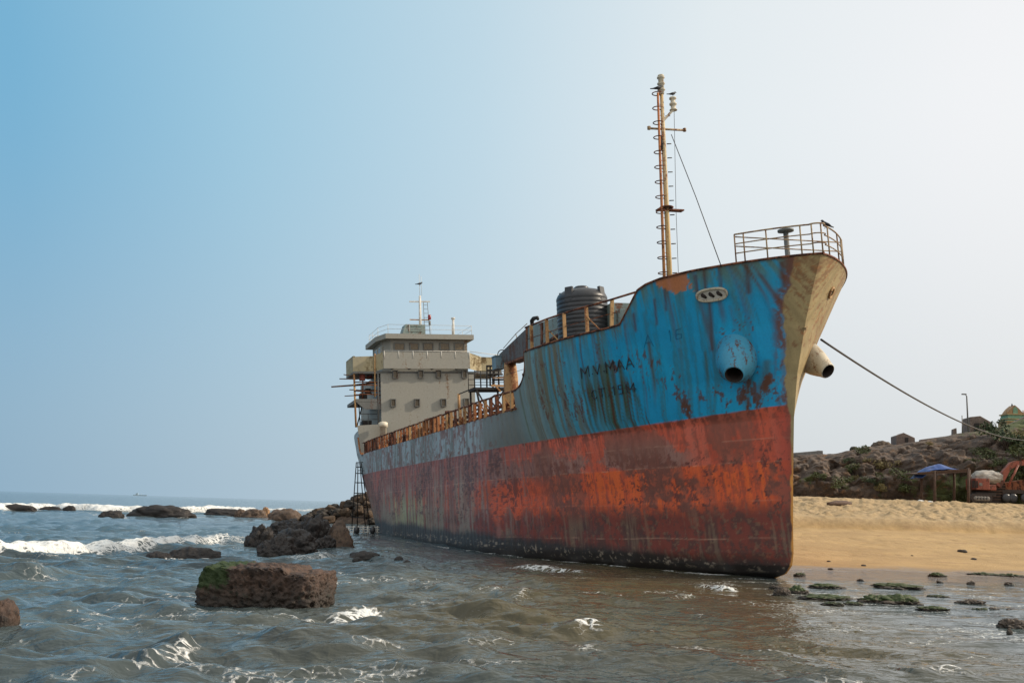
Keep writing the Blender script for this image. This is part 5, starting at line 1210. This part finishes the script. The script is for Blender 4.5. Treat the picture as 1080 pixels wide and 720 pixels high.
for k in range(230):
    x = rb.uniform(32, 66); v = rb.uniform(.03, 1.0)
    dens = .26+.7*sm(x, 46, 58)
    if 47 < x < 56 and v < .5: dens = .9
    if v > .84: continue
    if rb.rand() > dens: continue
    if k % 6 == 0: x = rb.uniform(66, 100)
    p = hill_surface(x, v); o = empty('bush', p, rb.uniform(0, 6)); s_ = rb.uniform(.55, 1.5)*(1.25 if x > 53 else .9); o.scale = (s_*1.2, s_*1.2, s_)
    kind = rb.randint(8); f = link('foliage', BU[kind], o); link('stem', stem_me, o)
    dry = kind % 4 == 1
    tag(o, ('dry yellowish bush growing on the rocky hillside' if dry else 'dark green bush growing on the hillside' if kind % 4 == 2 else 'dusty green bush growing on the hillside'), 'bush', 'dry bushes on the hill' if dry else 'dark bushes on the hill' if kind % 4 == 2 else 'green bushes on the hill'); cnt += 1
# ------------------------------------------------------------------ ruins and buildings on the ridge
m_ruin = M_rock('weathered masonry', lin(126, 108, 98), lin(104, 90, 82), lin(84, 72, 66), 0, None, .8)
m_ruin2 = M_rock('grey masonry', lin(132, 130, 126), lin(112, 108, 104), lin(90, 86, 82), 0, None, .8)
def ridge_wall(name, poly, Y, th, m, label, cat='wall', bev=.05):
    P = [Vector(at(x, y, Y)) for x, y in poly]; b = P[0].copy(); mb = MB(); mb.prism([p-b for p in P], (th*.12, th, 0)); o = mb.build(name, m, None, b, bev); tag(o, label, cat); return o
ridge_wall('boundary_wall', [(834, 492), (834, 477.5), (860, 475.3), (863, 474.8), (868, 475), (868.5, 490)], 119, 1.2, m_ruin2, 'long low grey wall on the ridge just right of the ship bow')
h1 = ridge_wall('stone_hut', [(945.5, 470), (945.3, 459), (952, 456.8), (953, 456), (965, 461.5), (965.3, 468)], 119.5, 2.6, m_ruin, 'roofless brown hut with a sloping top in the middle of the ridge', 'hut')
h2 = ridge_wall('stone_hut', [(1023, 462), (1023.2, 439.5), (1034, 438.4), (1046.5, 445.5), (1047, 458)], 123, 3.2, m_ruin, 'big brown ruined hut beside the lamp post on the ridge', 'hut')
ridge_wall('wall_stub', [(1005, 461), (1005.2, 452.5), (1009, 451), (1009.5, 460)], 121.5, .7, m_ruin, 'narrow stub of masonry left of the lamp post on the ridge', 'ruin')
ridge_wall('low_wall', [(971, 466), (971, 463.3), (1000, 459.4), (1004, 461.5)], 122, .8, m_ruin, 'low broken wall running up the ridge between hut and stub')
ridge_wall('low_wall', [(1047, 456), (1048, 452), (1060, 449.5), (1080, 440), (1092, 434), (1092, 448)], 122.5, 1.0, m_ruin, 'brown broken wall sloping up below the temple tower')
for hh, poly, Y in ((h1, [(955, 466), (955, 461), (958, 461.5), (958, 467)], 119.35), (h2, [(1028, 456), (1028, 446), (1033, 446), (1033, 456)], 122.85)):
    P = [Vector(at(x, y, Y))-hh.location for x, y in poly]; MB().prism(P, (0, .12, 0)).build('doorway', m_dark, hh)
p = at(930, 473, 119); o = link('dome_rock', rock_mesh('dome_rock', (1.25, 1.2, 1.3), 61, m_rk_tan, 5, boxy=.3, rough=.22, wetz=-5), None, (p[0], p[1], p[2]-.35)); tag(o, 'rounded brown boulder crowning the ridge left of the hut', 'rock')
p = at(901, 475, 118.5); o = link('ridge_rock', rock_mesh('ridge_rock', (.5, .5, .45), 62, m_rk_mid, 4, boxy=.3, rough=.3, wetz=-5), None, (p[0], p[1], p[2])); tag(o, 'small rock on the ridge between the wall and the round boulder', 'rock')
# temple tower
m_tg = M_plain('green plaster', lin(128, 158, 130), lin(98, 132, 108), 3, .7); m_tt = M_plain('tan plaster', lin(188, 158, 112), lin(150, 122, 88), 3, .7); m_to = M_plain('ochre carving', lin(168, 138, 98), lin(126, 92, 66), 6, .7)
pc = at(1068.5, 449, 150); tp = empty('temple_tower', pc); tag(tp, 'small green and ochre temple tower on the hill top at the right', 'temple')
u = 150/F
MB().box((0, 0, .0), (22*u, 20*u, 7*u)).box((0, 0, 3.8*u), (24*u, 22*u, 1.2*u)).build('base', m_tt, tp)
MB().box((0, 0, 5.4*u), (20*u, 18*u, 2.4*u)).box((0, 0, 7.8*u), (18.5*u, 17*u, 2.4*u)).box((0, 0, 10*u), (17.5*u, 16*u, 2.2*u)).build('tier', m_tg, tp)
MB().box((0, 0, 6.6*u), (22*u, 20*u, .8*u)).box((0, 0, 11.6*u), (20*u, 18*u, 1.2*u)).build('cornice', m_tt, tp)
mb = MB(); mb.prism([(-8.5*u, -6*u, 12.2*u), (8.5*u, -6*u, 12.2*u), (7.2*u, -6*u, 14.5*u), (4.2*u, -6*u, 18*u), (0, -6*u, 21.5*u), (-4.2*u, -6*u, 18*u), (-7.2*u, -6*u, 14.5*u)], (0, 12*u, 0)); mb.build('roof', m_to, tp)
mb = MB(); mb.prism([(-2.4*u, -6.6*u, 12.2*u), (2.4*u, -6.6*u, 12.2*u), (2.4*u, -6.6*u, 17*u), (0, -6.6*u, 20*u), (-2.4*u, -6.6*u, 17*u)], (0, 13.2*u, 0)); mb.build('gable', m_tg, tp)
for sx_ in (-1, 1): MB().lathe([(.9*u, 0), (1.1*u, 1.2*u), (.5*u, 2.4*u), (.7*u, 3.2*u), (0, 4.6*u)], (sx_*8.6*u, -5.5*u, 12.2*u), 10).build('corner_finial', m_to, tp)
MB().lathe([(.9*u, 0), (1.1*u, .6*u), (.4*u, 1.2*u), (.5*u, 1.7*u), (0, 2.8*u)], (0, 0, 21.4*u), 12).build('finial', m_dark, tp)
# lamp post and bare pole
m_pole = M_plain('galvanised pole', lin(120, 118, 116), lin(96, 94, 92), 4, .6)
p0 = Vector(at(1021.5, 460, 121)); p1 = Vector(at(1019.5, 416.5, 121)); lp = empty('street_lamp', p0); tag(lp, 'tall thin lamp post beside the big ruined hut', 'street lamp')
MB().tube([(0, 0, 0), (p1-p0)*.97, (p1-p0)+Vector((-.12, 0, .05))], [.11, .08, .05], 8).build('post', m_pole, lp)
mb = MB(); mb.box((p1-p0)+Vector((-.32, 0, .1)), (.55, .3, .14)); mb.build('lamp_head', m_pole, lp, bevel=.04)
p0 = Vector(at(1015.3, 458, 122)); p1 = Vector(at(1014.6, 438, 122)); o = MB().tube([(0, 0, 0), p1-p0], [.07, .05], 6).build('bare_pole', m_pole, None, p0); tag(o, 'short bare pole just left of the lamp post', 'pole')
# ------------------------------------------------------------------ shack with blue tarpaulin
m_tarp = M_plain('blue tarpaulin', lin(40, 78, 146), lin(30, 60, 116), 1.5, .45, .3, .05); m_post = M_plain('dark timber', lin(92, 70, 58), lin(62, 48, 40), 6, .85, .3)
Ys = 99.0; g0 = at(985, 528.5, Ys); shk = empty('beach_shack', g0); tag(shk, 'open shack on dark posts with a blue tarpaulin on its flat roof', 'shack'); G = Vector(g0)
def sh(px, py, dy=0): return Vector(at(px, py, Ys+dy))-G
for x, dy, yt in ((985.5, 0, 496), (1021, 0, 493), (1006, 2.6, 496), (971.5, 2.6, 498), (1022.5, 2.8, 495)):
    MB().tube([sh(x, 529.5, dy)+Vector((0, 0, -.3)), sh(x+.5, 512, dy), sh(x, yt, dy)], [.16, .13, .12], 7).build('post', m_post, shk)
mb = MB(); mb.prism([sh(969, 499), sh(1022, 494.8), sh(1022, 497.6), sh(985, 499.8), sh(969, 500.2)], (0, 3.2, .12)); mb.bar(sh(968, 498.5), sh(1023, 494.5), .14, .12); mb.build('roof', m_post, shk)
nx, ny = 44, 22; V = []
for j in range(ny):
    for i in range(nx):
        f = i/(nx-1); g = j/(ny-1); x = 973+ f*39; base = sh(x, 498.6-2.6*f); y = .1+g*3.0
        bump = (2.3-abs(f-.62)*2.6)*.32*math.sin(math.pi*min(max(f*.9+.05, 0), 1))*math.sin(math.pi*(g*.9+.05))
        bump += .22*(float(fbm(f*7, g*4, seed=101))-.45); z = max(bump, .0)+.12
        if f < .22: z -= (.22-f)*2.6
        V.append((base.x, base.y+y, base.z+z))
tm = mesh_np('tarpaulin', np.array(V), gridfaces(ny, nx), m_tarp); tarp = link('tarpaulin', tm, None, G); tag(tarp, 'crumpled blue tarpaulin thrown over the shack roof', 'tarpaulin'); sd_ = tarp.modifiers.new('thickness', 'SOLIDIFY'); sd_.thickness = .03
# ------------------------------------------------------------------ excavator behind the beach
m_exo = M_weathered('faded orange paint', lin(146, 80, 60), lin(84, 54, 44), .5, 1.2, .6, (1, 1, .5), lin(150, 72, 52)); m_track = M_plain('muddy track steel', lin(70, 60, 54), lin(46, 40, 38), 5, .85, .4); m_steel = M_plain('worn steel', lin(130, 124, 116), lin(90, 84, 78), 5, .5)
Ye = 101.0; g0 = at(1040, 529.5, Ye); ex = empty('excavator', g0); tag(ex, 'faded orange excavator parked at the foot of the hill', 'excavator'); G = Vector(g0); U_ = Ye/F
def ep(px, py, dy=0): return Vector(at(px, py, Ye+dy))-G
for dy, x0, x1 in ((0, 1024, 1047), (2.2, 1024, 1047)):
    a_, b_ = ep(x0, 529, dy), ep(x1, 529, dy); L_ = (b_-a_).length; h_ = .85; P = []
    for k in range(9): t_ = math.pi/2+math.pi*k/8; P.append(Vector((a_.x+.42+.42*math.cos(t_), a_.y, a_.z+.42+.42*math.sin(t_))))
    for k in range(9): t_ = -math.pi/2+math.pi*k/8; P.append(Vector((b_.x-.42+.42*math.cos(t_), a_.y, a_.z+.42+.42*math.sin(t_))))
    tr = MB().prism(P, (0, .55, 0)).build('track', m_track, ex)
    mb = MB()
    for k in range(5): mb.lathe([(.0, -.04), (.2, -.04), (.24, 0), (.24, .62), (0, .64)], (a_.x+.5+k*(L_-1)/4, a_.y-.03, a_.z+.36), 12, axis=Matrix.Rotation(R(-90), 3, 'X'))
    mb.build('roller', m_steel, tr)
MB().box((ep(1036, 521, 1.4)), (2.0, 1.6, .35)).build('undercarriage', m_track, ex)
bd = MB(); bd.box(ep(1031, 510.5, 1.4), (14.5*U_, 2.3, 1.15)); bd.box(ep(1041, 514, 1.4), (9*U_, 2.2, .55)); bd.build('body', m_exo, ex, bevel=.06)
mb = MB()
for k in range(5): mb.box(ep(1025.5+k*1.4, 510.5, .22), (.07, .06, .7))
mb.build('grille', m_dark, ex); MB().box(ep(1034.3, 510.5, .22), (.32, .05, .3)).build('panel', m_steel, ex)
cb = MB(); cb.box(ep(1046, 509, 2.2), (1.2, 1.0, 1.5)); cb.build('cab', m_exo, ex, bevel=.05); MB().box(ep(1046, 507.5, 1.66), (.85, .05, .75)).build('cab_window', m_glass, ex)
mb = MB(); mb.prism([ep(1050, 506, .9), ep(1066, 487.5, .9), ep(1072, 485.5, .9), ep(1082, 486, .9), ep(1083, 490, .9), ep(1072, 491.5, .9), ep(1066, 495, .9), ep(1056, 514, .9), ep(1051, 511, .9)], (0, .5, 0)); mb.build('boom', m_exo, ex)
mb = MB(); mb.tube([ep(1063, 513, .8), ep(1074, 490, .8)], .12, 8); mb.build('hydraulic_cylinder', m_exo, ex)
mb = MB(); mb.prism([ep(1079, 484, .9), ep(1092, 490, .9), ep(1097, 515, .9), ep(1093, 516, .9), ep(1085, 493, .9)], (0, .45, 0)); mb.build('arm', m_exo, ex)
mb = MB(); mb.prism([ep(1092, 514, .7), ep(1100, 515, .7), ep(1103, 526, .7), ep(1094, 529, .7), ep(1088, 524, .7)], (0, .9, 0)); mb.build('bucket', m_track, ex)
# low loader / scrap beside it and a pale heap under sheeting
ld = empty('flatbed_trailer', Vector(at(1068, 529.5, 103.5))); tag(ld, 'rusty flatbed trailer standing behind the excavator boom', 'trailer'); G = ld.location.copy()
def lp_(px, py, dy=0): return Vector(at(px, py, 103.5+dy))-G
MB().box(lp_(1070, 518.5), (36*.0985, 2.2, .35)).build('bed', m_track, ld)
mb = MB(); mb.prism([lp_(1060, 517, -1), lp_(1060, 509, -1), lp_(1078, 506, -1), lp_(1092, 508, -1), lp_(1092, 517, -1)], (0, 2.0, 0)); mb.build('load_box', m_rust, ld)
for x in (1062, 1069, 1082): MB().lathe([(0, -.02), (.28, 0), (.46, .05), (.46, .3), (.28, .34), (0, .34)], lp_(x, 525, -1.3), 20, axis=Matrix.Rotation(R(-90), 3, 'X')).build('wheel', m_blackp, ld)
hp = rock_mesh('sheeted_heap', (1.5, 1.1, .72), 77, M_plain('dusty white sheeting', lin(176, 170, 160), lin(126, 118, 110), 2.2, .7, .6, .1), 5, boxy=.4, rough=.22, wetz=-5)
p = at(1041, 503.5, 102.6); o = link('sheeted_heap', hp, None, p); tag(o, 'heap under dusty white sheeting behind the excavator body', 'heap')
st_ = empty('scrap_stack', at(1041, 530, 103.4)); tag(st_, 'stack of dark scrap carrying the white sheeted heap', 'scrap'); G = st_.location.copy()
mb = MB(); rs = np.random.RandomState(4)
mb.box((0, 0, 1.0), (3.0, 1.6, 2.0)); mb.build('crate', m_track, st_)
for k in range(6): MB().bar((-1.6+k*.2, -.85-.02*k, .3+k*.3), (1.5, -.9-.02*k, .4+k*.28), .08, .12).build('plank', m_post, st_)
# bushes right behind the machines are part of the hill group; litter and debris on the beach
m_bag = M_plain('white plastic', lin(214, 214, 210), lin(180, 180, 176), 5, .5, .2)
for k, (x, y, Y, s_, lb) in enumerate(((1017, 476.5, 116, .35, 'upper white plastic bag caught on the hillside above the shack'), (1013.5, 480.5, 115, .32, 'lower white plastic bag caught on the hillside above the shack'), (971, 529, 97.5, .34, 'white plastic bag on the sand left of the shack'), (981, 529.3, 98.5, .25, 'white plastic bag on the sand at the shack post'), (964, 470, 118, .22, 'white scrap lying just below the middle hut'))):
    p = at(x, y, Y); o = link('plastic_bag', rock_mesh('plastic_bag', (s_, s_*.7, s_*.55), 120+k, m_bag, 3, boxy=.2, rough=.5, wetz=-5), None, p); tag(o, lb, 'plastic bag', 'white plastic litter')
p0 = at(855, 540, 91); p1 = at(882, 534.5, 94); 
def on_sand(x, y, dz=0): return Vector((x, y, float(ground_z(np.array([x]), np.array([y]))[0])+dz))
q0 = on_sand(p0[0], 86, .1); q1 = on_sand(p1[0], 90, .18); mb = MB(); mb.tube([Vector((0, 0, 0)), (q1-q0)*.4+Vector((0, .2, .08)), (q1-q0)*.75+Vector((0, -.1, .02)), q1-q0], [.14, .22, .26, .12], 10); o = mb.build('driftwood_log', m_post, None, q0); tag(o, 'dark driftwood log lying on the upper beach beside the ship', 'log')
for k, (x, y, s_) in enumerate(((1014.5, 582, .28), (1027, 590, .16), (911, 596.5, .14), (874, 592, .10), (876, 600.5, .14), (962, 586, .08))):
    ry = ray(x, y); ry = ry/ry[1]; Y_ = np.arange(44, 100, .1); gz_ = ground_z(ry[0]*Y_, Y_); hit_ = int(np.argmax(EYE+ry[2]*Y_ < gz_)); d0 = np.array([ry[0]*Y_[hit_], Y_[hit_], gz_[hit_]])
    o = link('beach_stone', rock_mesh('beach_stone', (s_, s_*.8, s_*.6), 140+k, m_rk_mid, 3, boxy=.3, rough=.35, wetz=-5), None, d0); tag(o, ['biggest dark stone lying alone on the open sand', 'small stone right of the biggest stone on the sand', 'thin dark stone on the lower sand nearest the ship', 'tiny stone on the sand close to the ship stem', 'small stone on the sand at the edge of the wet film', 'tiny stone in the middle of the open sand'][k], 'stone', 'stones on the dry sand')
# ------------------------------------------------------------------ scaffold tower, pale fence, distant ship
Yt = 97.0; tb = [at(371, 556, Yt), at(386, 556, Yt-1.2), at(391, 556, Yt+1.5), at(377, 556, Yt+2.2)]; ctr = sum(tb)/4; sct = empty('scaffold_tower', (ctr[0], ctr[1], 0)); tag(sct, 'thin tapering scaffold tower of dark poles at the ship stern', 'scaffold'); G = Vector((ctr[0], ctr[1], 0))
tops = [at(375.8, 487.5, Yt), at(379.5, 488, Yt-.6), at(381, 488, Yt+.4), at(377.5, 487.5, Yt+.9)]
for a_, b_ in zip(tb, tops): MB().tube([Vector(a_)-G+Vector((0, 0, -.4)), Vector(b_)-G], .05, 6).build('pole', m_dark, sct)
for z_ in (1.2, 2.4, 3.5, 4.5, 5.4, 6.0):
    Q = []
    for a_, b_ in zip(tb, tops):
        f = (z_-a_[2])/(b_[2]-a_[2]); Q.append(Vector(a_+(np.array(b_)-a_)*f)-G)
    MB().tube(Q+[Q[0]], .04, 5).build('rung_frame', m_dark, sct)
MB().tube([Vector(tops[0])-G, Vector(at(391, 487, Yt-.6))-G, Vector(at(389, 496, Yt-.6))-G, Vector(at(377, 496, Yt-.2))-G], .04, 5).build('arm_frame', m_dark, sct)
Yf = 84.0; f0 = at(357, 562, Yf); fn = empty('pale_fence', f0); tag(fn, 'low pale pole fence standing in the water near the stern', 'fence'); G = Vector(f0)
for k in range(9):
    x = 358+k*5; MB().tube([Vector(at(x, 564.5, Yf))-G, Vector(at(x, 554.5, Yf))-G], .05, 6).build('post', m_whitemetal, fn)
for y in (555.2, 557.6, 560.5): MB().tube([Vector(at(357, y, Yf))-G, Vector(at(400, y+.6, Yf))-G], .045, 6).build('rail', m_whitemetal, fn)
for k, (x, lb) in enumerate(((376, 'dark float tied to the pale fence, left one'), (393, 'dark float tied to the pale fence, right one'))):
    o = MB().lathe([(0, -.3), (.18, -.26), (.24, 0), (.2, .24), (.08, .3), (.06, .38), (0, .4)], (0, 0, 0), 14).build('float', m_blackp, None, Vector(at(x, 559, Yf-.3))); tag(o, lb, 'float', 'dark floats on the fence')
Yd = 5600.0; d0 = at(147.5, 521.7, Yd); ds = empty('distant_ship', (d0[0], d0[1], 0)); tag(ds, 'tiny grey ship far away on the sea horizon', 'ship'); m_far = M_plain('far grey steel', lin(168, 188, 200), lin(160, 180, 192), .05, .8, 0)
MB().prism([(-34, -5, 0), (34, -5, 0), (39, -5, 5.5), (-36, -5, 4.5)], (0, 10, 0)).build('hull', m_far, ds); MB().box((-16, 0, 8.5), (13, 8, 9)).box((-14, 0, 14), (6, 4, 4)).build('deckhouse', m_far, ds); MB().tube([(8, 0, 4), (8, 0, 14)], .8, 6).build('mast', m_far, ds)
